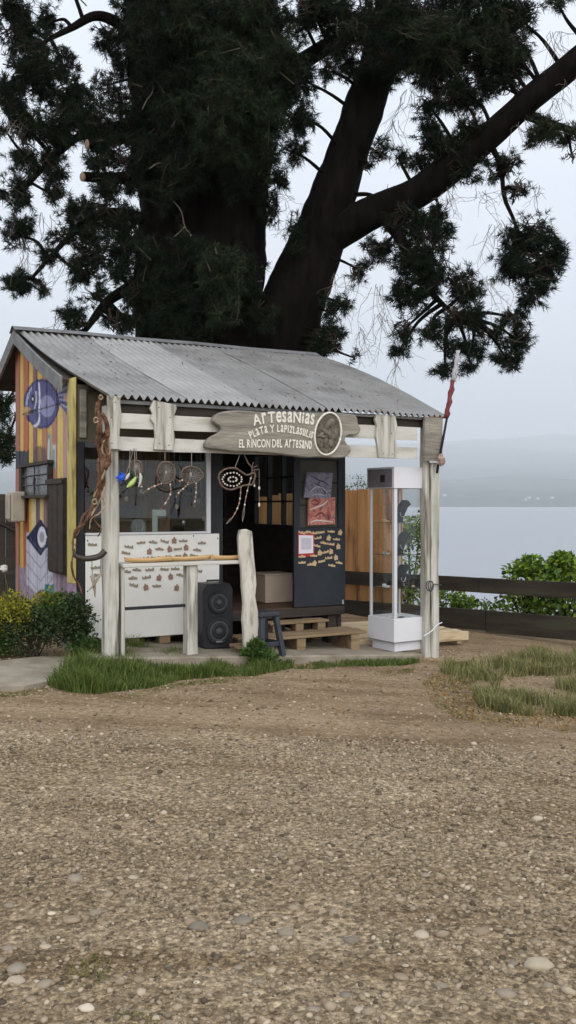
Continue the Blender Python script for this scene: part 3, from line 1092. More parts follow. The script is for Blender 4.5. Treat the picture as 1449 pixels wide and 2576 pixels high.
# tall dark shutter beside it
bL, zT = G(131, 1198, SG)
bR_, zB = G(171, 1450, SG)
b0, b1 = min(bL, bR_), max(bL, bR_)
sh = obj('side_shutter', MB().box(SG - 0.035, SG - 0.012, b0, b1, CAMZ - 0.73, CAMZ + 0.27), DARKWOOD, shop)
for t in (0.02, 0.36, 0.68):
    q0, q1 = b0 + (b1 - b0) * t, b0 + (b1 - b0) * (t + 0.29)
    obj('slat', MB().bbox(SG - 0.055, SG - 0.0365, q0, q1, CAMZ - 0.71, CAMZ + 0.255, 0.005), DARKWOOD, sh)
obj('slat', MB().bbox(SG - 0.075, SG - 0.056, b0 - 0.01, b1 + 0.01, CAMZ + 0.21, CAMZ + 0.262, 0.004), DARKWOOD, sh)

# rear and right walls, floor, ceiling of the room
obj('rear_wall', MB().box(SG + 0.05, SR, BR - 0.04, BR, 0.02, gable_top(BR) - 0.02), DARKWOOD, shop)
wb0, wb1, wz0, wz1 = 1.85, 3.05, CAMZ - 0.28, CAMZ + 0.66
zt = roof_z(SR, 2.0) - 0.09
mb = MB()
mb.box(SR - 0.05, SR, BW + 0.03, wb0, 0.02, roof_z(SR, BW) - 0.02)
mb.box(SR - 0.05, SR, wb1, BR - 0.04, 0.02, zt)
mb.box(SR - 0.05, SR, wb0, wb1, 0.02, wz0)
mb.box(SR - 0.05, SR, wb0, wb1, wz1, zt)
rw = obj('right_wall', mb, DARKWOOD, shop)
mb = MB()
for t in range(4):
    b = wb0 + (wb1 - wb0) * t / 3
    mb.box(SR - 0.06, SR + 0.005, b - 0.015, b + 0.015, wz0, wz1)
for t in range(4):
    z = wz0 + (wz1 - wz0) * t / 3
    mb.box(SR - 0.055, SR + 0.003, wb0, wb1, z - 0.012, z + 0.012)
rwin = obj('right_window', mb, BLACKPAINT, shop)
obj('pane', MB().box(SR - 0.03, SR - 0.026, wb0, wb1, wz0, wz1), GLASS, rwin)
FLOORM = mat('shop_floor', (0.06, 0.036, 0.022), (0.12, 0.075, 0.045), rough=0.6, scale=4, stretch=(0.3, 2, 1))
obj('shop_floor', MB().box(SG + 0.05, SR - 0.05, BW + 0.004, BR - 0.045, FLOOR - 0.05, FLOOR), FLOORM, shop)
obj('floor_sill', MB().bbox(F(548, 1500, BW)[0], SR, BW - 0.05, BW - 0.022, FLOOR - 0.10, FLOOR - 0.005, 0.004), DARKWOOD, shop)
for i in range(9):
    s = 0.15 + i * 0.34
    obj('floor_block', MB().bbox(s, s + 0.12, BW + 0.0, BW + 0.14, slab_z(s) - 0.001, FLOOR - 0.052, 0.004), PALLET if i < 4 else DARKWOOD, shop)

# front wall: dark strip, olive upper board, window, white counter panel, door
sL = SG + 0.02
sP0, _ = F(214, 1450, BW)
sP1, _ = F(550, 1450, BW)
sW1, _ = F(528, 1250, BW)
sD0, _ = F(737, 1400, BW)
zP = F(380, 1345, BW)[1]
zPb = CAMZ - 1.375
ztop = roof_z(1.5, BW) - 0.10
obj('front_wall_strip', MB().box(sL, sP0 - 0.01, BW, BW + 0.05, slab_z(0), CAMZ + 0.62), BLACKPAINT, shop)
obj('front_wall_upper', MB().box(sL, SR, BW, BW + 0.04, CAMZ + 0.625, ztop), OLIVE, shop)
obj('front_wall_batten', MB().bbox(sL + 0.02, sL + 0.09, BW - 0.03, BW - 0.002, CAMZ + 0.66, ztop - 0.05, 0.006), GREYWOOD, shop)
cp = obj('counter_panel', MB().bbox(sP0, sP1, BW - 0.02, BW, zPb, zP, 0.004), PANEL, shop)
sx0, zx0 = F(312, 1531, BW - 0.02)
sx1, zx1 = F(478, 1521, BW - 0.02)
obj('panel_screws', MB().blob((sP0 + 0.02, BW - 0.021, zP - 0.05), (.008, .004, .008), 6, 4).blob((sP1 - 0.02, BW - 0.021, zP - 0.05), (.008, .004, .008), 6, 4).blob((sP1 - 0.3, BW - 0.021, zP - 0.02), (.008, .004, .008), 6, 4).blob((sP0 + 0.5, BW - 0.021, zPb + 0.02), (.008, .004, .008), 6, 4).blob((sP0 + 0.02, BW - 0.021, zPb + 0.5), (.008, .004, .008), 6, 4), GREYCONE, cp, kind='stuff')
fw = obj('front_window', MB().bbox(sW1 - 0.05, sW1, BW - 0.03, BW + 0.03, zP + 0.003, CAMZ + 0.622, 0.004).bbox(sP0, sW1 - 0.05, BW - 0.03, BW + 0.04, zP + 0.003, zP + 0.028, 0.004), ALU, shop)
obj('pane', MB().box(sP0, sW1 - 0.05, BW - 0.002, BW + 0.002, zP + 0.028, CAMZ + 0.622), GLASS, fw)
obj('door_post', MB().box(sW1 + 0.002, sP1 + 0.05, BW + 0.002, BW + 0.08, FLOOR, CAMZ + 0.622), BLACKPAINT, shop)
# the dark door leaf with panes above a flat panel
dz0 = CAMZ - 1.165
dz1 = CAMZ + 0.62
dW = SR - sD0
door = obj('door', MB().bbox(sD0, SR + 0.02, BW - 0.03, BW + 0.012, dz0, CAMZ - 0.27, 0.004).bbox(sD0, sD0 + 0.075, BW - 0.03, BW + 0.012, CAMZ - 0.268, dz1, 0.003).bbox(SR - 0.075, SR + 0.02, BW - 0.03, BW + 0.012, CAMZ - 0.268, dz1, 0.003).bbox(sD0 + 0.076, SR - 0.076, BW - 0.03, BW + 0.012, CAMZ + 0.50, dz1, 0.003), DOORPAINT, shop)
for z in (CAMZ - 0.01, CAMZ + 0.245):
    obj('glazing_bar', MB().bbox(sD0 + 0.076, SR - 0.076, BW - 0.02, BW + 0.008, z - 0.01, z + 0.01, 0.002), DOORPAINT, door)
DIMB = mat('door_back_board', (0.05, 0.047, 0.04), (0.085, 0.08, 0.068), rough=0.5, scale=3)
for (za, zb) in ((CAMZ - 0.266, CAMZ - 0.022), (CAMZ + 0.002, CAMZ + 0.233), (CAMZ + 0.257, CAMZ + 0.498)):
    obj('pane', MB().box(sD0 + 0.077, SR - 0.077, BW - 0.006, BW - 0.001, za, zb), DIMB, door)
obj('hinge', MB().lathe([(0.012, 0), (0.012, 0.05)], 8, (SR - 0.02, BW - 0.036, dz0 + 0.01)), SILVER, door)
# things of the room
shelf = thing('wall_shelf', 'dark shelving with small boxes deep inside the shop doorway', 'shelf', W(1.55, BR - 0.4, FLOOR), TH)
obj('side_panel', MB().box(0, 0.03, 0, 0.3, 0, 1.7), DARKWOOD, shelf)
obj('side_panel', MB().box(1.1, 1.13, 0, 0.3, 0, 1.7), DARKWOOD, shelf)
for z in (0.1, 0.55, 0.95, 1.3, 1.65):
    obj('shelf_board', MB().box(0.031, 1.099, 0, 0.3, z, z + 0.025), DARKWOOD, shelf)
CARD = mat('cardboard', (0.22, 0.13, 0.07), (0.28, 0.17, 0.09), rough=0.8, scale=5)
for i, (x, z, ww, hh, m) in enumerate([(0.1, 0.575, 0.2, 0.22, CARD), (0.42, 0.575, 0.25, 0.18, OLIVE), (0.75, 0.575, 0.2, 0.26, CARD), (0.12, 0.975, 0.22, 0.2, OLIVE), (0.5, 0.975, 0.3, 0.22, CARD), (0.15, 1.325, 0.2, 0.2, CARD)]):
    o = obj('storage_box', MB().bbox(0, ww, 0, 0.2, 0, hh, 0.004), m, label='small brown storage box on the dark shelf inside the shop', cat='box', group='boxes on the inner shelf')
    o.location = W(1.55 + x, BR - 0.36, FLOOR + z)
    o.rotation_euler = (0, 0, TH)
sA, _ = F(660, 1500, 1.5)
sB, _ = F(737, 1500, 1.5)
zA = F(690, 1448, 1.4)[1]
wb = thing('white_box', 'white cupboard box on the shop floor just inside the doorway', 'box', W(sA, 1.42, FLOOR), TH)
CREAM = mat('cream_board', (0.46, 0.37, 0.29), (0.54, 0.45, 0.36), rough=0.6, scale=3)
obj('carcass', MB().bbox(0, 0.36, 0, 0.35, 0.002, zA - FLOOR, 0.006), CREAM, wb)
obj('lid', MB().bbox(-0.01, 0.37, -0.01, 0.36, zA - FLOOR + 0.001, zA - FLOOR + 0.02, 0.004), CREAM, wb)
obj('side_leaf', MB().bbox(0.372, 0.388, 0.0, 0.34, 0.002, zA - FLOOR - 0.01, 0.003), PANEL, wb)
# shelf board across the inside of the front window, with the things displayed on it
obj('display_board', MB().box(sP0 + 0.02, sP1 - 0.06, BW + 0.05, BW + 0.4, zP - 0.06, zP - 0.02), DARKWOOD, shop)
ROOMW = mat('room_boards', (0.20, 0.115, 0.07), (0.36, 0.23, 0.15), rough=0.7, scale=5, stretch=(2.5, 1, 0.4))
obj('room_partition', MB().box(sP0 - 0.02, sP1 - 0.1, BW + 1.2, BW + 1.24, FLOOR + 0.001, ztop - 0.05), ROOMW, shop)
for z in (zP + 0.12, zP + 0.42):
    obj('room_shelf', MB().bbox(sP0 + 0.1, sP1 - 0.25, BW + 0.95, BW + 1.195, z, z + 0.025, 0.003), PALLET, shop)
CLOTH = [mat('red_cloth', (0.16, 0.03, 0.03), (0.24, 0.06, 0.05), rough=0.9, scale=12), mat('grey_cloth', (0.16, 0.15, 0.14), (0.24, 0.22, 0.2), rough=0.9, scale=12), mat('tan_cloth', (0.26, 0.19, 0.12), (0.34, 0.25, 0.16), rough=0.9, scale=12)]
for i, (x, zz, ww, hh_) in enumerate([(0.25, 0.5, 0.22, 0.26), (0.62, 0.46, 0.18, 0.30), (0.95, 0.52, 0.26, 0.22), (0.3, 0.147, 0.2, 0.2), (0.7, 0.147, 0.3, 0.16)]):
    o = obj('folded_cloth', MB().bbox(0, ww, 0, 0.03, 0, hh_, 0.008), CLOTH[i % 3], label='%s cloth hanging on the back boards inside the shop window' % ['first red', 'wide grey', 'tan', 'low red', 'low grey'][i], cat='cloth', group='cloths inside the shop')
    o.location = W(sP0 + x, BW + 1.16, zP + zz)
    o.rotation_euler = (0, 0, TH)
s0, z0 = F(390, 1335, BW + 0.14)
s1, z1 = F(390, 1282, BW + 0.14)
wc = thing('white_stand', 'white angled card stand behind the shop window glass', 'stand', W(s0, BW + 0.14, zP - 0.02), TH)
HH = z1 - zP + 0.02
obj('upright', MB().bbox(-0.03, 0.03, 0, 0.012, 0.001, HH, 0.003), CABWHITE, wc)
obj('arm', MB().bbox(-0.03, 0.12, -0.014, -0.001, HH - 0.07, HH, 0.003), CABWHITE, wc)
s0, z0 = F(350, 1320, BW + 0.16)
nb_ = thing('necklace_stand', 'grey necklace bust with a silver chain behind the shop window', 'jewelry stand', W(s0, BW + 0.16, zP - 0.02), TH)
GREYV = mat('grey_velvet', (0.26, 0.26, 0.29), (0.34, 0.34, 0.37), rough=0.9, scale=10)
obj('bust', MB().prism([(-.07, 0.001), (.07, 0.001), (.085, .09), (.06, .16), (.025, .18), (-.025, .18), (-.06, .16), (-.085, .09)], 0, 0.05, 0.012), GREYV, nb_)
obj('chain', MB().tube([(.04 * math.sin(a), -0.008, .10 - .055 * math.cos(a)) for a in [-2.2 + .4 * i for i in range(12)]], 0.005, 6), SILVER, nb_)
for i, px in enumerate((318, 333, 372, 378, 460, 505, 512)):
    s0, _ = F(px, 1335, BW + 0.1)
    o = obj('trinket', MB().blob((0, 0, 0.022), (0.02 + 0.008 * (i % 2), 0.02, 0.022), 8, 6, 0.12), [ANTLER, SILVER, MAGW][i % 3], label='tiny trinket on the sill behind the shop window, %s from the left' % ['first', 'second', 'third', 'fourth', 'fifth', 'sixth', 'seventh'][i], cat='trinket', group='trinkets on the window sill', smooth=True)
    o.location = W(s0, BW + 0.1, zP - 0.02)
ORD7 = ['first', 'second', 'third', 'fourth', 'fifth', 'sixth', 'seventh']
for i, (px, y0, y1) in enumerate([(318, 1150, 1250), (355, 1150, 1230), (385, 1150, 1290), (445, 1150, 1270), (462, 1150, 1310), (500, 1150, 1255), (512, 1150, 1300)]):
    q0, w0 = F(px, y0, BW + 0.25)
    q1, w1 = F(px, y1, BW + 0.25)
    t = thing('bead_necklace', 'dim bead necklace hanging inside the shop window, %s from the left' % ORD7[i], 'necklace', W(q1, BW + 0.25, w1), TH, 'necklaces inside the shop window')
    hgt = CAMZ + 0.60 - w1
    obj('cord', MB().tube([(-0.03, 0, hgt), (-0.035, 0, hgt * 0.4), (0, 0, 0.0), (0.035, 0, hgt * 0.4), (0.03, 0, hgt)], 0.005, 5), [ANTLER, HORN, VINE][i % 3], t)
    obj('pendant', MB().blob((0, 0, -0.02), (0.022, 0.008, 0.03), 8, 6), [MAGW, SILVER, ANTLER][i % 3], t, smooth=True)
nl = MB()
for (x, y) in ((290, 1012), (280, 1050), (282, 1115), (400, 1025), (428, 1050), (402, 1115), (425, 1120), (962, 1060), (985, 1090), (965, 1140), (988, 1142), (1080, 1070), (1100, 1065), (1098, 1130), (1085, 1090)):
    q0, w0 = F(x, y, -0.052 if x < 1050 else -0.077)
    nl.blob((q0, -0.0515 if x < 1050 else -0.0765, w0), (0.006, 0.003, 0.006), 6, 4)
obj('nail_heads', nl, RUST, shop, kind='stuff')
#==PORCH==
# ------------------------------------------------------------------ hanging sign
BS = -0.11
SGN = lambda zx, zy: F((800 + zx / 2.07) * 0.6289, (1600 + zy / 2.07) * 0.6289, BS)
out = [(120, 185), (108, 165), (125, 130), (165, 105), (230, 90), (340, 86), (500, 97), (700, 100), (900, 104), (1080, 104), (1210, 112), (1275, 122), (1305, 150), (1312, 195), (1332, 235), (1322, 272), (1290, 292), (1232, 292), (1205, 318), (1212, 352), (1248, 392), (1252, 425), (1225, 455), (1180, 480), (1080, 478), (960, 474), (880, 478), (760, 462), (640, 446), (560, 440), (440, 432), (300, 430), (180, 415), (80, 405), (48, 392), (50, 355), (85, 310), (150, 275), (175, 250), (168, 225), (140, 205)]
poly = [SGN(*p) for p in out]
pp = catmull([(p[0], p[1], 0) for p in poly] + [(poly[0][0], poly[0][1], 0)], 4)[:-1]
poly = [(p.x + 0.004 * mnoise.noise((i * .7, 0, 0)), p.y + 0.004 * mnoise.noise((i * .7, 4, 0))) for i, p in enumerate(pp)]
cs = sum(p[0] for p in poly) / len(poly)
zb = min(p[1] for p in poly)
sign = thing('hanging_sign', 'weathered wooden shop sign with carved white lettering and oval emblem above the doorway', 'sign', W(cs, BS, zb), TH)
poly = [(x - cs, z - zb) for x, z in poly]
obj('board', MB().prism(poly, 0, 0.06, 0.012), GREYWOOD, sign)
deps = None


def text_line(txt, pts, hts, widths=None, extr=0.006):
    """letters standing on a curve given by photo points of the baseline"""
    base = [SGN(*p) for p in pts]
    base = catmull([(p[0] - cs, p[1] - zb, 0) for p in base], 8)
    L = [0]
    for i in range(1, len(base)):
        L.append(L[-1] + (base[i] - base[i - 1]).length)
    adv = []
    glyphs = []
    for ch in txt:
        if ch == ' ':
            adv.append(0.30)
            glyphs.append(None)
            continue
        cu = bpy.data.curves.new('glyph', 'FONT')
        cu.body = ch
        cu.size = 1.0
        cu.extrude = 0.05
        cu.offset = 0.022
        ob = bpy.data.objects.new('glyph', cu)
        col.objects.link(ob)
        dg = bpy.context.evaluated_depsgraph_get()
        me = bpy.data.meshes.new_from_object(ob.evaluated_get(dg))
        col.objects.unlink(ob)
        bpy.data.objects.remove(ob)
        bpy.data.curves.remove(cu)
        co = np.zeros(len(me.vertices) * 3, dtype=np.float32)
        me.vertices.foreach_get('co', co)
        co = co.reshape(-1, 3)
        x0, x1 = co[:, 0].min(), co[:, 0].max()
        y1 = co[:, 1].max()
        co[:, 0] -= (x0 + x1) / 2
        co[:, 1] -= co[:, 1].min()
        glyphs.append((me, co, x1 - x0))
        adv.append(x1 - x0 + 0.10)
    tot = sum(adv)
    sx = L[-1] / tot
    pos = 0.0
    for ch, gl, ad in zip(txt, glyphs, adv):
        mid = (pos + ad / 2) * sx
        pos += ad
        if gl is None:
            continue
        k = max(1, min(len(L) - 1, next((i for i in range(len(L)) if L[i] >= mid), len(L) - 1)))
        f = (mid - L[k - 1]) / max(1e-6, L[k] - L[k - 1])
        p = base[k - 1].lerp(base[k], f)
        tg = (base[k] - base[k - 1]).normalized()
        me, co, wd = gl
        u = mid / L[-1]
        h = hts[0] + (hts[1] - hts[0]) * u
        hh = h / (co[:, 1].max())
        rr = rnd.uniform(-0.04, 0.04)
        tx, ty = tg.x * math.cos(rr) - tg.y * math.sin(rr), tg.x * math.sin(rr) + tg.y * math.cos(rr)
        sxx = sx * 1.0
        new = np.zeros_like(co)
        X, Y = co[:, 0] * sxx, co[:, 1] * hh
        X = X + Y * 0.06
        new[:, 0] = p.x + X * tx - Y * ty
        new[:, 2] = p.y + X * ty + Y * tx
        new[:, 1] = -0.002 - (co[:, 2] + 0.05) / 0.1 * extr
        me.vertices.foreach_set('co', new.ravel())
        me.materials.clear()
        me.materials.append(LETTER)
        me.update()
        me.name = 'letter'
        link(bpy.data.objects.new('letter', me), sign)


Z9 = lambda x, y: (x * 2.07 / 2.635 + 207, y * 2.07 / 2.635 + 41.4)      # second crop -> first crop
px2m = (SGN(1000, 300)[0] - SGN(900, 300)[0]) / 100 * 2.07 / 2.635
text_line('ArTesaNias', [Z9(292, 222), Z9(450, 192), Z9(620, 185), Z9(780, 192), Z9(938, 214)], (98 * px2m, 102 * px2m))
text_line('PLaTa Y LaPizLasuLis', [Z9(264, 360), Z9(400, 305), Z9(550, 286), Z9(700, 300), Z9(820, 325), Z9(915, 358)], (66 * px2m, 68 * px2m), extr=0.005)
text_line('EL RiNCON DeL ArTeSaNo', [Z9(140, 450), Z9(400, 450), Z9(650, 450), Z9(910, 468)], (72 * px2m, 78 * px2m), extr=0.005)
# oval emblem: pale ring round a carved seated figure
ec = SGN(*Z9(1083, 303))
ec = (ec[0] - cs, ec[1] - zb)
ra, rb_ = 138 * px2m, 198 * px2m
tilt = R(-14)


def ov(a, k=1.0):
    x, z = math.cos(a) * ra * k, math.sin(a) * rb_ * k
    return ec[0] + x * math.cos(tilt) - z * math.sin(tilt), ec[1] + x * math.sin(tilt) + z * math.cos(tilt)


obj('emblem_ring', MB().tube([(ov(a)[0], -0.006, ov(a)[1]) for a in [2 * math.pi * i / 40 for i in range(41)]], 0.0105, 8), LETTER, sign, smooth=True)
CARVE = mat('carved_wood', (0.05, 0.042, 0.032), (0.15, 0.13, 0.10), rough=0.85, scale=18, bump=0.8, bscale=25)
obj('emblem_field', MB().prism([ov(2 * math.pi * i / 32, 0.93) for i in range(32)], -0.004, 0.002), CARVE, sign)
fg = MB()
U = px2m
for (x, y, rx, ry, an) in [(1120, 190, 40, 42, 0), (1075, 225, 28, 60, -.5), (1060, 280, 45, 26, -.6), (1110, 320, 30, 60, .5), (1150, 280, 35, 70, .2), (1010, 330, 55, 18, -.1), (1010, 310, 35, 14, .5), (1000, 400, 30, 45, 0), (1065, 405, 26, 50, .1), (1120, 400, 35, 45, .2)]:
    cx_, cz_ = SGN(*Z9(x, y))
    k0 = len(fg.v)
    fg.blob((0, 0, 0), (rx * U, 0.014, ry * U), 10, 7)
    for i in range(k0, len(fg.v)):
        vx, vy, vz = fg.v[i]
        fg.v[i] = (cx_ - cs + vx * math.cos(an) - vz * math.sin(an), vy - 0.006, cz_ - zb + vx * math.sin(an) + vz * math.cos(an))
obj('carved_figure', fg, mat('carved_figure_wood', (0.08, 0.07, 0.055), (0.20, 0.175, 0.14), rough=0.85, scale=14, bump=0.6), sign, smooth=True)

# ------------------------------------------------------------------ table of planks at the porch edge
BT = 0.0
sT0, zT0 = F(307, 1412, BT)
sT1, zT1 = F(636, 1400, BT)
tb = thing('plank_table', 'narrow white plank table between porch post and rough driftwood upright', 'table', W(sT0, BT, slab_z(sT0)), TH)
TZ = CAMZ - 0.555
zt0 = TZ - slab_z(sT0)
obj('tabletop', MB().bbox(0, sT1 - sT0, -0.03, 0.27, zt0 - 0.035, zt0, 0.005), WHITEH, tb)
obj('leg', MB().bbox(0.0, 0.035, 0.02, 0.2, -0.05, zt0 - 0.037, 0.004), WHITE, tb)
a0, _ = F(470, 1500, BT)
a1, _ = F(498, 1500, BT)
obj('leg', MB().bbox(a0 - sT0, a1 - sT0, 0.0, 0.10, slab_z(a0) - slab_z(sT0) - 0.001, zt0 - 0.037, 0.006), WHITE, tb)
obj('stretcher', MB().bbox(0.037, a0 - sT0 - 0.001, 0.03, 0.06, F(400, 1529, BT)[1] - slab_z(sT0) - 0.01, F(400, 1529, BT)[1] - slab_z(sT0) + 0.018, 0.003), BLACKPAINT, tb)
dp = [(602, 1333), (618, 1331), (632, 1337), (634, 1360), (637, 1400), (641, 1440), (643, 1470), (640, 1500), (647, 1540), (650, 1580), (651, 1640), (614, 1640), (612, 1590), (609, 1560), (612, 1520), (608, 1480), (606, 1430), (600, 1390), (598, 1355)]
WEATH = mat('weathered_white_wood', (0.42, 0.40, 0.34), (0.60, 0.58, 0.52), rough=0.8, scale=5, bump=0.5, bscale=9, stretch=(1.5, 1.5, 0.35), c3=(0.13, 0.115, 0.09), s3=8)
obj('driftwood_upright', MB().prism([(F(x, y, -0.055)[0] - sT0, F(x, y, -0.055)[1] - slab_z(sT0)) for x, y in dp], -0.085, -0.031, 0.012), WEATH, tb)
# carved long wooden bowls on the table
for k, (x0, x1, lab) in enumerate([(312, 430, 'long pale wooden tray at the left end of the plank table'), (400, 540, 'long pale wooden tray in the middle of the plank table'), (528, 628, 'short pale wooden tray beside the driftwood upright on the table')]):
    q0, _ = F(x0, 1410, 0.08)
    q1, _ = F(x1, 1410, 0.08)
    L_ = q1 - q0
    mb = MB()
    nseg, ring = 14, 9
    for i in range(nseg + 1):
        t = -1 + 2 * i / nseg
        wd = 0.055 * math.sqrt(max(0.03, 1 - t * t * 0.97))
        rise = 0.014 * t * t
        for j in range(ring):
            an = math.pi * j / (ring - 1)
            mb.v.append((L_ / 2 + t * L_ / 2, -math.cos(an) * wd, 0.046 + rise - math.sin(an) * 0.042))
        for j in range(ring):
            an = math.pi * (ring - 1 - j) / (ring - 1)
            mb.v.append((L_ / 2 + t * L_ / 2 * 0.94, -math.cos(an) * wd * 0.82, 0.046 + rise - math.sin(an) * 0.032))
    RR = 2 * ring
    for i in range(nseg):
        for j in range(RR):
            c0, c1 = i * RR + j, i * RR + (j + 1) % RR
            mb.f.append((c0, c0 + RR, c1 + RR, c1))
    mb.f += [tuple(range(RR)), tuple(nseg * RR + j for j in range(RR))[::-1]]
    mb.v = [(x, y, z - 0.004) for x, y, z in mb.v]
    o = obj('wooden_tray', mb, BOWL, smooth=True, label=lab, cat='tray', group='wooden trays on the table')
    o.location = W(q0, 0.06 + 0.055 * (k % 2), TZ)
    o.rotation_euler = (0, 0, TH)

# ------------------------------------------------------------------ loudspeaker
sp = thing('loudspeaker', 'black party loudspeaker with two round drivers on the porch slab', 'loudspeaker', W(1.14, 0.42, slab_z(1.25)), TH)
mb = MB()
prof = [(0.0, 0.03), (0.03, 0.0), (0.30, 0.0), (0.335, 0.03), (0.335, 0.60), (0.30, 0.665), (0.05, 0.665), (0.0, 0.60)]
mb.prism(prof, 0.0, 0.28, 0.014)
obj('cabinet', mb, BLACKPL, sp)
for (x, z, r) in ((0.168, 0.475, 0.115), (0.168, 0.18, 0.135)):
    d = obj('driver', MB().lathe([(r, 0.0), (r, 0.016), (r * 0.92, 0.024), (r * 0.86, 0.018), (r * 0.80, 0.02)], 28, (x, 0.0, z), 'y'), BLACKPL, sp, smooth=True)
    obj('surround', MB().lathe([(r * 0.80, 0.012), (r * 0.78, 0.022), (r * 0.68, 0.026), (r * 0.58, 0.018)], 28, (x, 0.0, z), 'y'), GREYCONE, d, smooth=True)
    obj('cone', MB().lathe([(r * 0.58, 0.012), (r * 0.56, 0.024), (r * 0.42, 0.020), (r * 0.30, 0.013)], 28, (x, 0.0, z), 'y'), BLACKPL, d, smooth=True)
    obj('dust_cap', MB().lathe([(r * 0.30, 0.012), (r * 0.27, 0.026), (r * 0.15, 0.036), (0.004, 0.04)], 20, (x, 0.0, z), 'y'), GREYCONE, d, smooth=True)
obj('badge', MB().box(0.13, 0.205, -0.03, -0.024, 0.068, 0.083), SILVER, sp)
obj('handle', MB().tube([(0.10, 0.14, 0.66), (0.10, 0.14, 0.69), (0.24, 0.14, 0.69), (0.24, 0.14, 0.66)], 0.010, 8), BLACKPL, sp)

# ------------------------------------------------------------------ plastic stool
st = thing('plastic_stool', 'charcoal plastic stool with cut-out sides at the edge of the slab', 'stool', W(1.62, 0.02, slab_z(1.72)), TH + R(12))
hT, wT, wB = 0.44, 0.24, 0.33
mb = MB()
mb.bbox(-wT / 2, wT / 2, -wT / 2, wT / 2, hT - 0.05, hT, 0.012)
obj('seat', mb, STOOLPL, st)
for sx_ in (-1, 1):
    for sy_ in (-1, 1):
        m_ = MB()
        tp, bt = wT / 2 - 0.005, wB / 2
        q = 0.05
        m_.v = [(sx_ * bt, sy_ * bt, 0), (sx_ * (bt - q), sy_ * bt, 0), (sx_ * (bt - q), sy_ * (bt - q), 0), (sx_ * bt, sy_ * (bt - q), 0), (sx_ * tp, sy_ * tp, hT - .051), (sx_ * (tp - q), sy_ * tp, hT - .051), (sx_ * (tp - q), sy_ * (tp - q), hT - .051), (sx_ * tp, sy_ * (tp - q), hT - .051)]
        m_.f = [(0, 1, 2, 3), (4, 5, 6, 7), (0, 1, 5, 4), (1, 2, 6, 5), (2, 3, 7, 6), (3, 0, 4, 7)]
        obj('leg', m_, STOOLPL, st)
for k in range(4):
    m_ = MB().bbox(-0.10, 0.10, -wB / 2 + 0.03, -wB / 2 + 0.045, 0.10, 0.145, 0.004)
    o = obj('brace', m_, STOOLPL, st)
    o.rotation_euler = (0, 0, k * math.pi / 2)

# ------------------------------------------------------------------ pallet steps and deck
lp = thing('pallet_step', 'low wooden pallet step on the slab below the shop door', 'step', W(1.55, 0.30, slab_z(2.2)), TH)
pz = CAMZ - 1.40 - slab_z(2.2)
for i, (b0, b1) in enumerate(((0.0, 0.13), (0.16, 0.28), (0.31, 0.44))):
    obj('plank', MB().bbox(0, 1.5 + 0.02 * (i % 2), b0, b1, pz - 0.028, pz, 0.004), PALLET, lp)
for x in (0.02, 0.62, 1.30):
    obj('block', MB().bbox(x, x + 0.11, 0.01, 0.43, 0.02 - (x - 0.6) * 0.068 - 0.035, pz - 0.030, 0.006), PALLET, lp)
up_ = thing('upper_step', 'short upper wooden step against the shop door sill', 'step', W(2.0, 0.60, CAMZ - 1.40), TH)
for i in range(2):
    obj('plank', MB().bbox(0.0, 0.74, i * 0.105, i * 0.105 + 0.10, 0.085, 0.11, 0.004), PALLET, up_)
for x in (0.04, 0.32, 0.6):
    obj('block', MB().bbox(x, x + 0.10, 0.01, 0.14, 0.001, 0.083, 0.005), PALLET, up_)
bk = thing('timber_block', 'thick pale timber offcut beside the loudspeaker foot', 'block', W(1.36, 0.05, slab_z(1.5)), TH)
obj('upper_board', MB().bbox(0, 0.36, 0, 0.22, 0.055, 0.085, 0.004), PALLET, bk)
obj('lower_beam', MB().bbox(0.04, 0.33, 0.02, 0.2, -0.01, 0.053, 0.005), PALLET, bk)
dk = thing('slatted_deck', 'pale slatted timber deck behind the glass display cabinet', 'deck', W(2.72, 0.69, CAMZ - 1.70), TH)
for i in range(16):
    b = i * 0.092
    obj('slat', MB().bbox(0.42 - 0.02 * (i % 3), 2.02 + 0.02 * ((i * 7) % 3), b, b + 0.058, 0.105, 0.135, 0.004), PALE, dk)
for x in (0.46, 1.15, 1.90):
    obj('bearer', MB().bbox(x, x + 0.07, 0.0, 1.43, -0.01, 0.103, 0.004), PALE, dk)
obj('edge_board', MB().bbox(0.40, 2.05, -0.035, -0.006, 0.03, 0.137, 0.004), PALE, dk)

# ------------------------------------------------------------------ glass display cabinet
ca = R(33)
cbx, cby = 1.163, 9.99
zc = slab_z(3.2)
cabn = thing('display_cabinet', 'tall white glass display cabinet beside the right porch post', 'display cabinet', (cbx, cby, zc), ca)
D = 0.44
zb0, zb1 = 0.36, 1.79
obj('plinth', MB().bbox(0.025, D - 0.02, 0.025, D - 0.02, -0.005, 0.095, 0.003), CABWHITE, cabn)
obj('base', MB().bbox(-0.012, D + 0.012, -0.012, D + 0.012, 0.098, zb0, 0.004), CABWHITE, cabn)
obj('base_edging', MB().bbox(-0.014, D + 0.014, -0.014, D + 0.014, 0.0985, 0.106, 0.001), ZINCF, cabn)
obj('top_box', MB().bbox(-0.015, D + 0.06, -0.015, D + 0.03, zb1, zb1 + 0.235, 0.004), CABWHITE, cabn)
DARKFACE = mat('cabinet_lamp_box_face', (0.13, 0.12, 0.14), (0.20, 0.19, 0.21), rough=0.3, scale=4)
obj('lamp_panel', MB().box(-0.02, -0.0155, 0.02, D - 0.0, zb1 + 0.012, zb1 + 0.215), DARKFACE, cabn)
obj('panel_sticker', MB().box(-0.0225, -0.0205, 0.14, 0.22, zb1 + 0.07, zb1 + 0.15), BLACKPAINT, cabn)
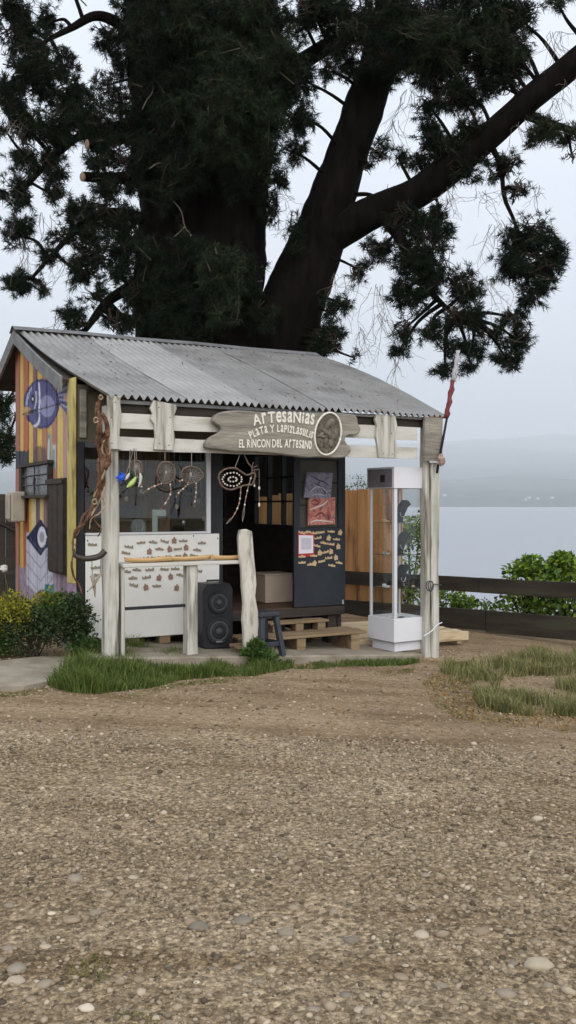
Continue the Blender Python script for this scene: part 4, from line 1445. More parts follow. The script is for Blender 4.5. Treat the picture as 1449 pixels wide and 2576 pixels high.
for (x, y, r) in ((0, 0, 0.042), (D - 0.028, 0, 0.028), (0, D - 0.028, 0.028), (D - 0.024, D - 0.024, 0.024)):
    obj('corner_profile', MB().bbox(x, x + r, y, y + r, zb0 + 0.001, zb1 - 0.001, 0.003), ALU, cabn)
    
for (x0, x1, y0, y1) in ((0.03, D - 0.024, 0.004, 0.008), (0.004, 0.008, 0.03, D - 0.024), (0.03, D - 0.024, D - 0.01, D - 0.006), (D - 0.01, D - 0.006, 0.03, D - 0.024)):
    obj('pane', MB().box(x0, x1, y0, y1, zb0 + 0.003, zb1 - 0.003), CGLASS, cabn)
shz = [CAMZ - 0.205 - zc, CAMZ - 0.565 - zc, CAMZ - 0.93 - zc]
SHG = glass('shelf_glass', (0.85, 0.93, 0.90))
for z in shz:
    obj('shelf', MB().box(0.032, D - 0.034, 0.03, D - 0.034, z - 0.006, z), SHG, cabn)
VELV = mat('black_velvet', (0.008, 0.009, 0.011), (0.016, 0.017, 0.02), rough=0.9, scale=10)


def cabloc(x, y, z):
    return (cbx + math.cos(ca) * x - math.sin(ca) * y, cby + math.sin(ca) * x + math.cos(ca) * y, zc + z)


bo = [(-.035, 0), (.03, 0), (.045, .06), (.10, .17), (.14, .20), (.12, .23), (.085, .25), (.06, .245), (.02, .20), (-.02, .10)]
for k, (z, lab) in enumerate(zip(shz, ('topmost', 'middle', 'lowest'))):
    t = thing('necklace_bust', 'black velvet necklace bust on the %s shelf of the glass cabinet' % lab, 'jewelry stand', cabloc(0.20, 0.16, z + 0.001), ca + R(-8 + 8 * k), 'necklace busts in the cabinet')
    obj('bust', MB().prism(bo, -0.045, 0.045, 0.018), VELV, t)
    obj('foot', MB().bbox(-0.05, 0.05, -0.04, 0.04, 0.0, 0.012, 0.003), VELV, t)
    obj('necklace', MB().tube([(0.02 + .035 * math.cos(a), -0.046, .11 + .05 * math.sin(a)) for a in [math.pi + i * math.pi / 8 for i in range(9)]], 0.004, 6), SILVER, t)
    for j, (x, y) in enumerate([(0.06, 0.08), (0.10, 0.30), (0.33, 0.07), (0.30, 0.22), (0.07, 0.20), (0.36, 0.33)]):
        ob = obj('jewelry_box', MB().bbox(-0.02, 0.02, -0.016, 0.016, 0, 0.02 + 0.012 * (j % 2), 0.003), [CABWHITE, MAGW, SILVER][(j + k) % 3], label='little jewelry box on the %s shelf of the glass cabinet' % lab, cat='jewelry box', group='jewelry pieces in the cabinet')
        ob.location = cabloc(x, y, z + 0.001)
        ob.rotation_euler = (0, 0, 0.7 * j)
for j, (x, y) in enumerate([(0.08, 0.15), (0.16, 0.08), (0.30, 0.1)]):
    ob = obj('jewelry_card', MB().bbox(-0.045, 0.045, -0.03, 0.03, 0, 0.006, 0.002), [CABWHITE, BLACKPAINT, CABWHITE][j], label='flat jewelry card on the floor of the glass cabinet', cat='card', group='jewelry cards in the cabinet')
    ob.location = cabloc(x, y, zb0 + 0.001)
    ob.rotation_euler = (0, 0, 1.1 * j)

# ------------------------------------------------------------------ pictures, notice and magnets on the door
DB = BW - 0.032


def hang(name, pts, b0, b1, m, lab, cat, group=None, sub=None):
    pl = [F(x, y, b0) for x, y in pts]
    c = (sum(p[0] for p in pl) / len(pl), min(p[1] for p in pl))
    o = thing(name, lab, cat, W(c[0], b1, c[1]), TH, group)
    part = obj('canvas', MB().prism([(p[0] - c[0], p[1] - c[1]) for p in pl], b0 - b1, -0.001, 0.003), m, o)
    return o, c


def picmat(name, cols, scale):
    m = bpy.data.materials.new(name)
    m.use_nodes = True
    n, l = m.node_tree.nodes, m.node_tree.links
    bs = n['Principled BSDF']
    bs.inputs['Roughness'].default_value = 0.6
    t = n.new('ShaderNodeTexCoord')
    x = n.new('ShaderNodeTexNoise')
    x.inputs['Scale'].default_value = scale
    x.inputs['Detail'].default_value = 3
    x.inputs['Distortion'].default_value = 1.6
    l.new(t.outputs['Object'], x.inputs[0])
    r = n.new('ShaderNodeValToRGB')
    r.color_ramp.interpolation = 'LINEAR'
    e = r.color_ramp.elements
    while len(e) < len(cols):
        e.new(0.5)
    for i, c in enumerate(cols):
        e[i].position = 0.28 + 0.44 * i / (len(cols) - 1)
        e[i].color = (*c, 1)
    l.new(x.outputs[0], r.inputs[0])
    l.new(r.outputs[0], bs.inputs['Base Color'])
    return m


PIC1 = picmat('blue_grey_painting', [(0.03, 0.03, 0.05), (0.14, 0.13, 0.19), (0.25, 0.24, 0.32), (0.09, 0.08, 0.13), (0.38, 0.37, 0.42)], 7)
PIC2 = picmat('red_painting', [(0.09, 0.03, 0.05), (0.33, 0.09, 0.08), (0.50, 0.22, 0.17), (0.20, 0.06, 0.08), (0.62, 0.48, 0.42)], 6)
pa, c1 = hang('canvas_painting', [(773, 1187), (838, 1190), (832, 1254), (765, 1252)], DB - 0.035, DB, PIC1, 'blue grey abstract canvas painting, upper of two on the dark door', 'painting', 'paintings on the door')
pb, c2 = hang('canvas_painting', [(777, 1252), (844, 1251), (843, 1319), (775, 1322)], DB - 0.03, DB, PIC2, 'red and pink abstract canvas painting, lower of two on the dark door', 'painting', 'paintings on the door')


def stroke(par, c, pts, r, m, b):
    mbs = MB().tube([(F(x, y, b)[0] - c[0], b - DB - 0.0005, F(x, y, b)[1] - c[1]) for x, y in catmull_px(pts)], [r * q for q in lerpl([0.4, 1, 1, 0.4], len(catmull_px(pts)))], 4)
    y0_ = b - DB
    mbs.v = [(x, y0_ + (y - y0_) * 0.12, z) for x, y, z in mbs.v]
    obj('brush_stroke', mbs, m, par)


def catmull_px(pts):
    return [(p.x, p.y) for p in catmull([(x, y, 0) for x, y in pts], 4)]


P_R = mat('paint_dark_red', (0.20, 0.04, 0.05), rough=0.6)
P_W = mat('paint_off_white', (0.62, 0.56, 0.52), rough=0.6)
P_P = mat('paint_pink', (0.52, 0.22, 0.18), rough=0.6)
P_B = mat('paint_slate', (0.05, 0.05, 0.09), rough=0.6)
P_G = mat('paint_pale_grey', (0.42, 0.41, 0.47), rough=0.6)
stroke(pa, c1, [(781, 1195), (800, 1207), (815, 1212), (828, 1222)], 0.010, P_B, DB - 0.035)
stroke(pa, c1, [(778, 1240), (795, 1225), (812, 1228), (824, 1240)], 0.009, P_G, DB - 0.035)
stroke(pa, c1, [(785, 1246), (800, 1243), (818, 1247)], 0.007, P_G, DB - 0.035)
stroke(pa, c1, [(790, 1215), (805, 1222), (815, 1236)], 0.009, P_B, DB - 0.035)
stroke(pb, c2, [(782, 1262), (792, 1258), (803, 1264), (793, 1270), (783, 1265)], 0.012, P_R, DB - 0.03)
stroke(pb, c2, [(780, 1283), (795, 1276), (812, 1270), (826, 1258)], 0.010, P_W, DB - 0.03)
stroke(pb, c2, [(826, 1262), (830, 1280), (836, 1300)], 0.010, P_P, DB - 0.03)
stroke(pb, c2, [(792, 1300), (808, 1290), (822, 1304)], 0.014, P_R, DB - 0.03)
stroke(pb, c2, [(780, 1314), (800, 1309), (838, 1313)], 0.009, P_W, DB - 0.03)
stroke(pb, c2, [(779, 1306), (790, 1303)], 0.009, P_P, DB - 0.03)
nt_ = thing('paper_notice', 'white paper notice on a red backing fixed to the dark door', 'notice', W(F(770, 1395, DB)[0], DB, F(770, 1395, DB)[1]), TH)
cN = F(770, 1395, DB)
PAPER = mat('white_paper', (0.74, 0.72, 0.80), rough=0.7)
REDC = mat('red_card', (0.40, 0.035, 0.04), rough=0.6)
LILAC = mat('lilac_print', (0.50, 0.48, 0.58), (0.56, 0.54, 0.64), rough=0.7, scale=60)
for nm, pts, dd, m in (('backing', [(749, 1338), (790, 1339), (790, 1394), (778, 1400), (749, 1400)], 0.006, REDC), ('paper', [(751, 1346), (787, 1347), (787, 1391), (751, 1393)], 0.009, PAPER), ('print', [(757, 1353), (782, 1354), (782, 1382), (757, 1383)], 0.0105, LILAC)):
    obj(nm, MB().prism([(F(x, y, DB)[0] - cN[0], F(x, y, DB)[1] - cN[1]) for x, y in pts], -dd, -dd + 0.0025 if dd > 0.006 else -0.001), m, nt_)


def magnet_mesh(kind, seed, m):
    q = random.Random(seed)
    if kind == 'word':
        pts = [(-0.042, -0.008)]
        pts += [(0.042, -0.012 + q.uniform(-.003, .003)), (0.044, 0.010)]
        x = 0.040
        while x > -0.040:
            h = q.choice([0.008, 0.018, 0.012, 0.006])
            pts += [(x, h), (x - 0.008, h + q.uniform(-.002, .004))]
            x -= 0.011
        pts.append((-0.044, 0.004))
    else:
        pts = [(-0.024, -0.028), (0.022, -0.030), (0.024, 0.004), (0.030, 0.008), (0.006, 0.026), (0.004, 0.036), (-0.004, 0.036), (-0.006, 0.026), (-0.028, 0.006), (-0.022, 0.002)]
    me_o = MB().prism(pts, -0.008, -0.001)
    me = bpy.data.meshes.new('magnet')
    me.from_pydata(me_o.v, [], me_o.f)
    me.materials.append(m)
    return me


def magnets(items, b, mw, mh, labw, labh, gw, gh, sc_=1.0):
    words = [magnet_mesh('word', i + 1, mw) for i in range(4)]
    houses = [magnet_mesh('house', 1, mh)]
    ORD = ['first', 'second', 'third', 'fourth', 'fifth', 'sixth', 'seventh', 'eighth', 'ninth', 'tenth', 'eleventh', 'twelfth']
    rows = []
    for it in sorted(items, key=lambda q: q[1]):
        if rows and abs(it[1] - sum(r[1] for r in rows[-1]) / len(rows[-1])) < 9:
            rows[-1].append(it)
        else:
            rows.append([it])
    where = {}
    for ri, rw_ in enumerate(rows):
        for ci, it in enumerate(sorted(rw_, key=lambda q: q[0])):
            where[(it[0], it[1])] = ', %s from left in the %s row down' % (ORD[ci], ORD[ri])
    for i, (px, py, k) in enumerate(items):
        me = (houses if k == 'h' else words)[i % (1 if k == 'h' else 4)]
        s, z = F(px, py, b)
        o = link(bpy.data.objects.new('magnet', me))
        o.location = W(s, b, z)
        o.rotation_euler = (0, rnd.uniform(-0.25, 0.25), TH)
        o.rotation_mode = 'XYZ'
        o.scale = (sc_, 1, sc_)
        tag(o, (labh if k == 'h' else labw) + where[(px, py)], 'magnet', gh if k == 'h' else gw)


Z5 = lambda x, y: ((450 + x / 2.07) * 0.6289, (2050 + y / 2.07) * 0.6289)
items = [(235, 250, 'w'), (335, 248, 'w'), (430, 240, 'w'), (510, 232, 'h'), (585, 235, 'w'), (740, 255, 'w'), (135, 285, 'w'), (110, 335, 'w'), (305, 322, 'h'), (388, 305, 'w'), (472, 303, 'h'), (540, 303, 'w'), (608, 290, 'h'), (700, 312, 'w'), (265, 382, 'w'), (350, 378, 'w'), (445, 368, 'w'), (535, 366, 'w'), (600, 360, 'h'), (675, 358, 'w'), (115, 488, 'w'), (200, 476, 'w'), (308, 474, 'w'), (430, 470, 'w'), (518, 466, 'w'), (168, 545, 'w'), (282, 538, 'w'), (385, 540, 'h'), (480, 530, 'h'), (560, 520, 'w'), (175, 602, 'w'), (275, 618, 'h'), (365, 608, 'w'), (530, 622, 'h'), (708, 482, 'w')]
magnets([(*Z5(x, y), k) for x, y, k in items] + [(232, 1370, 'w'), (240, 1428, 'w'), (240, 1448, 'w')], BW - 0.021, MAGD, MAGR, 'brown word magnet on the white panel', 'house-shaped magnet on the white panel', 'word magnets on the white panel', 'house magnets on the white panel', 1.05)
Z6 = lambda x, y: ((1000 + x / 2.898) * 0.6289, (1800 + y / 2.898) * 0.6289)
items = [(600, 958, 'w'), (660, 955, 'w'), (735, 962, 'w'), (820, 955, 'w'), (938, 945, 'w'), (1042, 955, 'h'), (785, 1020, 'w'), (910, 1018, 'h'), (1000, 1035, 'w'), (850, 1080, 'w'), (935, 1092, 'w'), (1020, 1118, 'h'), (772, 1110, 'w'), (805, 1190, 'h'), (870, 1185, 'w'), (935, 1175, 'h'), (735, 1225, 'w'), (600, 1238, 'w'), (910, 1252, 'w'), (992, 1245, 'h'), (600, 1305, 'w'), (700, 1328, 'w'), (745, 1312, 'h'), (828, 1290, 'w'), (945, 1338, 'w'), (1030, 1310, 'w')]
magnets([(*Z6(x, y), k) for x, y, k in items], BW - 0.0305, MAGW, MAGW, 'pale word magnet on the dark door', 'pale house-shaped magnet on the dark door', 'word magnets on the dark door', 'house magnets on the dark door', 1.05)
#==HANG==
# ------------------------------------------------------------------ dream catchers and ornaments under the porch rail
BH = -0.035
RING = mat('willow_ring', (0.085, 0.058, 0.042), (0.155, 0.112, 0.085), rough=0.8, scale=20, bump=0.3)
BEAD = mat('pale_bead', (0.55, 0.50, 0.44), rough=0.4)
THREAD = mat('pale_thread', (0.26, 0.22, 0.19), rough=0.8)
FEATH = mat('brown_feather', (0.05, 0.035, 0.025), (0.12, 0.085, 0.06), rough=0.8, scale=20)
RED_B = mat('reddish_bead', (0.36, 0.17, 0.10), rough=0.5)


def dream(lab, cx, cy, ring, top, tails, web=True, beads=()):
    s0, z0 = F(cx, cy, BH)
    t = thing('dream_catcher', lab, 'dream catcher', W(s0, BH, z0), TH, 'dream catchers under the porch rail')
    q = lambda x, y, d=0.0: Vector((F(x, y, BH)[0] - s0, d, F(x, y, BH)[1] - z0))
    pts = catmull([q(*p) for p in ring] + [q(*ring[0])], 5)
    obj('ring', MB().tube(pts, [0.010 + 0.003 * mnoise.noise((i * .6, 0, 0)) for i in range(len(pts))], 7), RING, t, smooth=True)
    obj('hanging_cord', MB().tube([q(*top[0]), q(*top[1])], 0.0035, 5), THREAD, t)
    if web:
        mb = MB()
        k = len(pts) - 1
        c = q(cx, cy)
        for r_ in (0.78, 0.55, 0.32):
            mb.tube([c + (pts[(i) % k] - c) * (r_ * (1 if i % 2 else 0.86)) for i in range(0, k + 1)], 0.0012, 3)
        for i in range(0, k, 3):
            mb.tube([pts[i], c + (pts[(i + 2) % k] - c) * 0.25], 0.002, 3)
        mb.blob(c, (0.016, 0.008, 0.022), 8, 5)
        obj('web', mb, THREAD, t, kind='stuff')
    mb = MB()
    for (x, y) in beads:
        p = q(x, y)
        mb.blob(p, (0.010, 0.008, 0.010), 6, 4)
    if beads:
        obj('bead_circle', mb, BEAD, t, kind='stuff')
    for tl in tails:
        pts2 = [q(x, y, 0.006 * i) for i, (x, y) in enumerate(tl)]
        cm = catmull(pts2, 6)
        o = obj('tail_strand', MB().tube(cm, 0.004, 5), THREAD, t)
        for i in range(1, int(len(cm) * 0.75), 3):
            ob = MB().blob((0, 0, 0), (0.010, 0.009, 0.011), 6, 5)
            bo_ = obj('bead', ob, BEAD if i % 2 else RED_B, o)
            bo_.location = cm[i]
        e0, e1 = cm[int(len(cm) * 0.72)], cm[-1]
        d = (e1 - e0)
        nrm = Vector((-d.z, 0, d.x)).normalized() * 0.014
        mb = MB()
        mb.v = [tuple(e0), tuple(e0 + d * .35 + nrm), tuple(e0 + d * .75 + nrm * .8), tuple(e1), tuple(e0 + d * .75 - nrm * .8), tuple(e0 + d * .35 - nrm), tuple(e0 + d * .5 + Vector((0, -0.006, 0)))]
        mb.f = [(0, 1, 6), (1, 2, 6), (2, 3, 6), (3, 4, 6), (4, 5, 6), (5, 0, 6)]
        obj('feather', mb, FEATH, o)
    return t


def oval(cx, cy, rx, ry, n=12, w=0.06, ph=0.0):
    return [(cx + rx * math.cos(ph + 2 * math.pi * i / n) * (1 + w * math.sin(i * 2.3)), cy + ry * math.sin(ph + 2 * math.pi * i / n) * (1 + w * math.cos(i * 1.7))) for i in range(n)]


dream('round grey dream catcher with two long feather tails, second from the left post', 418, 1189, oval(418, 1189, 22, 28), [(415, 1158), (415, 1110)], [[(408, 1215), (392, 1222), (378, 1228), (360, 1242)], [(428, 1216), (430, 1240), (420, 1262), (405, 1285)]])
dream('lopsided willow dream catcher with short tails hanging by the window frame', 480, 1194, [(456, 1190), (463, 1179), (480, 1174), (498, 1179), (510, 1193), (505, 1205), (490, 1213), (476, 1216), (464, 1209), (457, 1200)], [(482, 1174), (482, 1136)], [[(474, 1216), (463, 1228), (452, 1238), (444, 1252)], [(493, 1213), (494, 1235), (492, 1258), (490, 1275)], [(460, 1207), (450, 1212)]])
dream('large beaded willow dream catcher with long strands in the shop doorway', 588, 1206, [(550, 1204), (553, 1190), (570, 1179), (592, 1178), (608, 1188), (622, 1195), (636, 1190), (642, 1196), (634, 1218), (615, 1221), (600, 1226), (582, 1232), (566, 1228), (555, 1218)], [(590, 1179), (603, 1145)], [[(606, 1222), (605, 1250), (600, 1275), (588, 1300), (572, 1318)], [(632, 1200), (624, 1230), (618, 1262), (612, 1312)]], web=False, beads=oval(584, 1206, 24, 17, 18, 0.03) + oval(585, 1206, 11, 6, 9, 0.03))
dream('small dark dream catcher behind green ornament next to the left post', 342, 1175, oval(342, 1178, 15, 20), [(340, 1158), (338, 1128)], [[(345, 1198), (352, 1212), (357, 1222), (354, 1236)]])
# branched stick with hanging shells beside the large dream catcher
s0, z0 = F(630, 1180, BH)
q = lambda x, y, d=0.0: (F(x, y, BH)[0] - s0, d, F(x, y, BH)[1] - z0)
t = thing('twig_mobile', 'branched pale twig mobile hanging right of the beaded dream catcher', 'mobile', W(s0, BH, z0), TH)
obj('twig', MB().tube([q(617, 1150), q(624, 1165), q(634, 1176), q(633, 1200)], [.005, .008, .008, .005], 6).tube([q(634, 1176), q(637, 1162)], .005, 6).tube([q(634, 1178), q(648, 1171)], .005, 6).tube([q(634, 1184), q(652, 1180)], .005, 6), RING, t)
obj('shell', MB().blob(q(652, 1228), (.012, .008, .018), 8, 6), BEAD, t)
obj('shell', MB().blob(q(640, 1222), (.010, .008, .014), 8, 6), BEAD, t)
obj('shell', MB().blob(q(652, 1270), (.012, .008, .022), 8, 6), BEAD, t)
obj('cord', MB().tube([q(652, 1180), q(652, 1268)], .002, 4).tube([q(640, 1180), q(640, 1220)], .002, 4).tube([q(617, 1150, 0.0), q(613, 1140, 0.0)], .003, 4), THREAD, t)
# coloured feather ornaments by the left post
def plume(name, lab, pts, m, wid, cat='ornament', b=BH - 0.05, stem=None):
    s0, z0 = F(*pts[0], b)
    cm = catmull([(F(x, y, b)[0] - s0, 0, F(x, y, b)[1] - z0) for x, y in pts], 5)
    mb = MB()
    n = len(cm)
    for i, p in enumerate(cm):
        tg = (cm[min(i + 1, n - 1)] - cm[max(i - 1, 0)]).normalized()
        nn = Vector((-tg.z, 0, tg.x))
        wv = wid * math.sin(math.pi * min(0.96, 0.08 + 0.9 * i / (n - 1))) * (1 + 0.15 * math.sin(i * 2.1))
        mb.v += [tuple(p + nn * wv), tuple(p + Vector((0, -0.012, 0))), tuple(p - nn * wv), tuple(p + Vector((0, 0.008, 0)))]
    for i in range(n - 1):
        for j in range(4):
            a0, a1 = i * 4 + j, i * 4 + (j + 1) % 4
            mb.f.append((a0, a0 + 4, a1 + 4, a1))
    o = thing(name, lab, cat, W(s0, b, z0), TH)
    obj('vane', mb, m, o, smooth=True)
    if stem:
        obj('cord', MB().tube([(0, 0, 0)] + [(F(x, y, b)[0] - s0, 0.02, F(x, y, b)[1] - z0) for x, y in stem], 0.003, 5), THREAD, o)
    return o


BLUE = mat('blue_feather', (0.006, 0.05, 0.42), (0.012, 0.10, 0.60), rough=0.6, scale=15)
GREENF = mat('lime_leaf', (0.20, 0.34, 0.05), (0.46, 0.60, 0.20), rough=0.5, scale=9)
WHITEF = mat('white_feather', (0.45, 0.45, 0.40), (0.60, 0.60, 0.55), rough=0.8, scale=9)
DGREEN = mat('dark_green_feather', (0.012, 0.03, 0.012), (0.03, 0.07, 0.03), rough=0.7, scale=15)
o = plume('blue_feather', 'bright blue feather tuft sticking out beside the left porch post', [(313, 1196), (304, 1199), (291, 1202)], BLUE, 0.022, stem=[(320, 1190), (326, 1172), (338, 1128)])
for pts in ([(0, 0, 0), (-0.05, -0.01, -0.03), (-0.075, 0, -0.055)], [(0, 0, 0), (-0.03, 0.01, 0.02), (-0.055, 0, 0.035)], [(0, 0, 0), (-0.03, -0.01, -0.04), (-0.035, 0, -0.08)]):
    obj('barb', MB().tube(pts, [0.012, 0.010, 0.002], 5), BLUE, o)
plume('lime_leaf', 'lime green leaf-shaped ornament hanging left of the dream catchers', [(342, 1200), (335, 1212), (326, 1221), (318, 1226)], GREENF, 0.026, stem=[(341, 1180), (340, 1128)])
plume('white_feather', 'small white feather ornament between blue tuft and lime leaf', [(326, 1190), (320, 1200), (314, 1208)], WHITEF, 0.016, b=BH - 0.03, stem=[(328, 1160), (329, 1130)])
plume('pale_feather', 'pale grey feather hanging right of the lime leaf ornament', [(352, 1190), (354, 1205), (348, 1226)], WHITEF, 0.018, b=BH - 0.02, stem=[(346, 1160), (344, 1128)])
plume('dark_feather', 'dark green feather pair crossing behind the lime leaf ornament', [(325, 1178), (334, 1195), (352, 1216)], DGREEN, 0.02, b=BH - 0.015, stem=[(328, 1150), (330, 1130)])

# ------------------------------------------------------------------ twisted vine, horn and antler at the left post
BVv = -0.07
def lp_(pts, b=BVv, d=None):
    return [Vector((F(x, y, b)[0], b + (d[i] if d else 0.0), F(x, y, b)[1])) for i, (x, y) in enumerate(pts)]


vine = thing('twisted_vine', 'long twisted vine branch hanging down the left porch post', 'vine', W(F(262, 1000, BVv)[0], BVv, F(262, 1000, BVv)[1]), TH)
vo_ = Vector((F(262, 1000, BVv)[0], BVv, F(262, 1000, BVv)[1]))
vs_ = [([(252, 1000), (248, 1030), (252, 1060), (250, 1085), (262, 1100), (268, 1130), (258, 1165), (252, 1205), (247, 1245), (240, 1270)], 0.016, VINE), ([(258, 1040), (266, 1062), (268, 1090), (262, 1115), (272, 1140), (270, 1165), (258, 1185), (250, 1215), (246, 1250)], 0.022, VINE), ([(248, 1055), (243, 1090), (248, 1120), (256, 1150), (254, 1180), (260, 1210), (252, 1240), (232, 1275), (215, 1310), (196, 1335), (186, 1360), (182, 1385)], 0.014, VINE), ([(262, 1105), (258, 1135), (264, 1160), (256, 1195), (246, 1225), (238, 1250)], 0.012, VINEP), ([(243, 1255), (235, 1285), (218, 1305), (205, 1325), (192, 1350), (186, 1380), (185, 1400)], 0.009, VINEP), ([(262, 1225), (255, 1250), (246, 1270), (238, 1285), (222, 1300)], 0.008, VINEP), ([(265, 1065), (272, 1075), (274, 1100), (276, 1128), (270, 1150)], 0.007, VINEP), ([(246, 1010), (240, 1050), (246, 1075), (242, 1110), (252, 1140), (244, 1175), (248, 1210), (238, 1240)], 0.010, VINE), ([(268, 1150), (262, 1180), (266, 1215), (256, 1240), (262, 1265), (250, 1290), (232, 1305), (226, 1330)], 0.007, VINEP), ([(240, 1270), (226, 1285), (210, 1300), (200, 1322), (188, 1338), (192, 1365), (184, 1392)], 0.012, VINE), ([(236, 1280), (240, 1310), (252, 1330), (246, 1350)], 0.006, VINE), ([(184, 1395), (178, 1420), (186, 1450), (200, 1470), (206, 1495)], 0.008, VINE)]
for k, (pts, r, m) in enumerate(vs_):
    cm = catmull([p - vo_ for p in lp_(pts, BVv, [0.03 * math.sin(i * 1.7 + k * 2) for i in range(len(pts))])], 5)
    rr = lerpl([r * 0.8, r * 1.15, r * 1.25, r * 1.1, r * 0.6], len(cm))
    obj('strand', MB().tube(cm, rr, 8, jit=0.22), m, vine)
for (x, y, r) in ((252, 1000, 0.016), (240, 1057, 0.02), (236, 1262, 0.02)):
    c = lp_([(x, y)])[0] - vo_
    obj('knot', MB().tube([c + Vector((r * math.cos(a), 0.01 * math.sin(a * 2) - 0.02, r * 1.2 * math.sin(a))) for a in [i * 2 * math.pi / 10 for i in range(11)]], 0.008, 6), VINEP, vine, smooth=True)
sc0 = lp_([(186, 1385)], -0.09)[0]
hornp = catmull([(p - sc0) for p in lp_([(186, 1380), (190, 1398), (210, 1405), (232, 1404), (252, 1398), (264, 1386)], -0.10)], 6)
o = obj('horn', MB().tube(hornp, lerpl([0.012, 0.022, 0.027, 0.028, 0.030], len(hornp)), 10), HORN, smooth=True, label='black curved horn hanging at the foot of the twisted vine', cat='horn')
o.location = W(sc0.x, sc0.y, sc0.z)
o.rotation_euler = (0, 0, TH)
an_ = thing('antler_piece', 'pale forked antler hanging against the white panel by the left post', 'antler', W(F(235, 1440, -0.02)[0], -0.02, F(235, 1440, -0.02)[1]), TH)
ao = Vector((F(235, 1440, -0.02)[0], -0.02, F(235, 1440, -0.02)[1]))
obj('tine', MB().tube([p - ao for p in lp_([(232, 1448), (236, 1465), (238, 1482), (239, 1503)], -0.02)], [.022, .018, .013, .003], 8), ANTLER, an_, smooth=True)
obj('tine', MB().tube([p - ao for p in lp_([(256, 1440), (246, 1455), (236, 1472), (223, 1486)], -0.03)], [.012, .013, .011, .003], 8), ANTLER, an_, smooth=True)
obj('cord', MB().tube([p - ao for p in lp_([(232, 1446), (231, 1400)], -0.02)], .003, 4).tube([p - ao for p in lp_([(252, 1445), (254, 1398)], -0.02)], .003, 4), BLACKPL, an_)

# cable coil on the right post, its lead, and the flag pole
cc = Vector((F(1080, 1474, -0.03)[0], -0.03, F(1080, 1474, -0.03)[1]))
pts = [Vector((0.055 * math.cos(a) * (1 - 0.02 * i), -0.01 * i / 6, 0.055 * math.sin(a))) for i, a in enumerate([0.6 + k * 0.5 for k in range(22)])]
pts += [p - cc for p in lp_([(1090, 1470), (1110, 1472)], -0.04)]
o = obj('cable_coil', MB().tube(catmull(pts, 3), 0.006, 6), GREYCONE, smooth=True, label='small coil of dark cable hung on the right porch post', cat='cable')
o.location = W(cc.x, cc.y, cc.z)
o.rotation_euler = (0, 0, TH)
pts = lp_([(1066, 1600), (1085, 1588), (1100, 1572), (1112, 1566)], -0.05)
o = obj('power_lead', MB().tube(catmull([p - pts[0] for p in pts], 5), 0.007, 6), ALU, smooth=True, label='thin pale lead running from cabinet base round the porch post', cat='cable')
o.location = W(*pts[0])
o.rotation_euler = (0, 0, TH)
BF = -0.09
f0, f1 = lp_([(1099, 1190)], BF)[0], lp_([(1156, 878)], BF)[0]
fl = thing('flag_pole', 'leaning flag pole with furled red and white flag at the roof corner', 'flag pole', W(*f0), TH)
dv = f1 - f0
obj('pole', MB().tube([(0, 0, 0), tuple(dv * 0.45), tuple(dv)], [0.014, 0.013, 0.010], 8), BLACKPAINT, fl, smooth=True)
REDF = mat('red_flag_cloth', (0.13, 0.025, 0.03), (0.22, 0.055, 0.06), rough=0.85, scale=12)
WHF = mat('white_flag_cloth', (0.34, 0.33, 0.34), (0.46, 0.45, 0.46), rough=0.85, scale=12)
for nm, t0, t1, m, rr in (('red_cloth', 0.44, 0.74, REDF, 0.03), ('white_cloth', 0.74, 0.985, WHF, 0.026)):
    P = [dv * (t0 + (t1 - t0) * i / 9) + Vector((-0.014 + 0.008 * math.sin(i * 2.0), -0.004, 0)) for i in range(10)]
    obj(nm, MB().tube(P, [rr * (0.62 + 0.4 * abs(math.sin(i * 1.15 + 0.4))) for i in range(10)], 9, jit=0.2), m, fl, smooth=True)
obj('tie_rag', MB().blob(dv * 0.105 + Vector((0.01, -0.02, 0)), (0.05, 0.04, 0.065), 9, 7, 0.3), mat('rag', (0.24, 0.17, 0.14), (0.40, 0.31, 0.27), rough=0.9, scale=20), fl)

# meter box on the gable corner
bm0, zm0 = G(40, 1312, SG - 0.1)
mt_ = thing('meter_box', 'grey electricity meter box at the rear corner of the painted gable', 'meter box', W(SG - 0.06, bm0 - 0.24, zm0), TH)
METER = mat('meter_grey', (0.30, 0.27, 0.22), (0.40, 0.36, 0.30), rough=0.6, scale=5)
obj('case', MB().bbox(-0.14, 0.02, 0.0, 0.26, 0.0, 0.36, 0.015), METER, mt_)
obj('cover', MB().bbox(-0.17, -0.141, 0.03, 0.23, 0.03, 0.33, 0.01), METER, mt_)
obj('conduit', MB().tube([(-0.05, 0.08, -0.001), (-0.05, 0.08, -1.1)], 0.016, 8), mat('conduit', (0.30, 0.15, 0.10), rough=0.6), mt_)
#==FENCE==
# ------------------------------------------------------------------ fences
FD = Vector((0.794, -0.607, 0)).normalized()
FA = Vector((2.15, 13.0, 0))
fang = math.atan2(FD.y, FD.x)
fe = thing('rail_fence', 'dark two-rail timber fence along the edge above the lake', 'fence', (FA.x, FA.y, 0), fang)
for (k0, k1, z0, z1, m) in ((-2.1, 0.62, CAMZ - 1.222, CAMZ - 1.02, FENCEW), (0.63, 5.2, CAMZ - 1.222, CAMZ - 1.017, FENCEW), (-2.1, 0.72, CAMZ - 1.74, CAMZ - 1.462, FENCEW), (0.73, 5.2, CAMZ - 1.76, CAMZ - 1.462, FENCEW)):
    mb = MB()
    for i in range(9):
        x = k0 + (k1 - k0) * i / 8
        j = 0.008 * mnoise.noise((x, z0, 3))
        mb.v += [(x, -0.03, z0 + j), (x, 0.02, z0 + j), (x, 0.02, z1 + j), (x, -0.03, z1 + j)]
    for i in range(8):
        for j in range(4):
            a0, a1 = i * 4 + j, i * 4 + (j + 1) % 4
            mb.f.append((a0, a0 + 4, a1 + 4, a1))
    mb.f += [(0, 1, 2, 3), tuple(32 + j for j in (3, 2, 1, 0))]
    obj('rail', mb, m, fe)
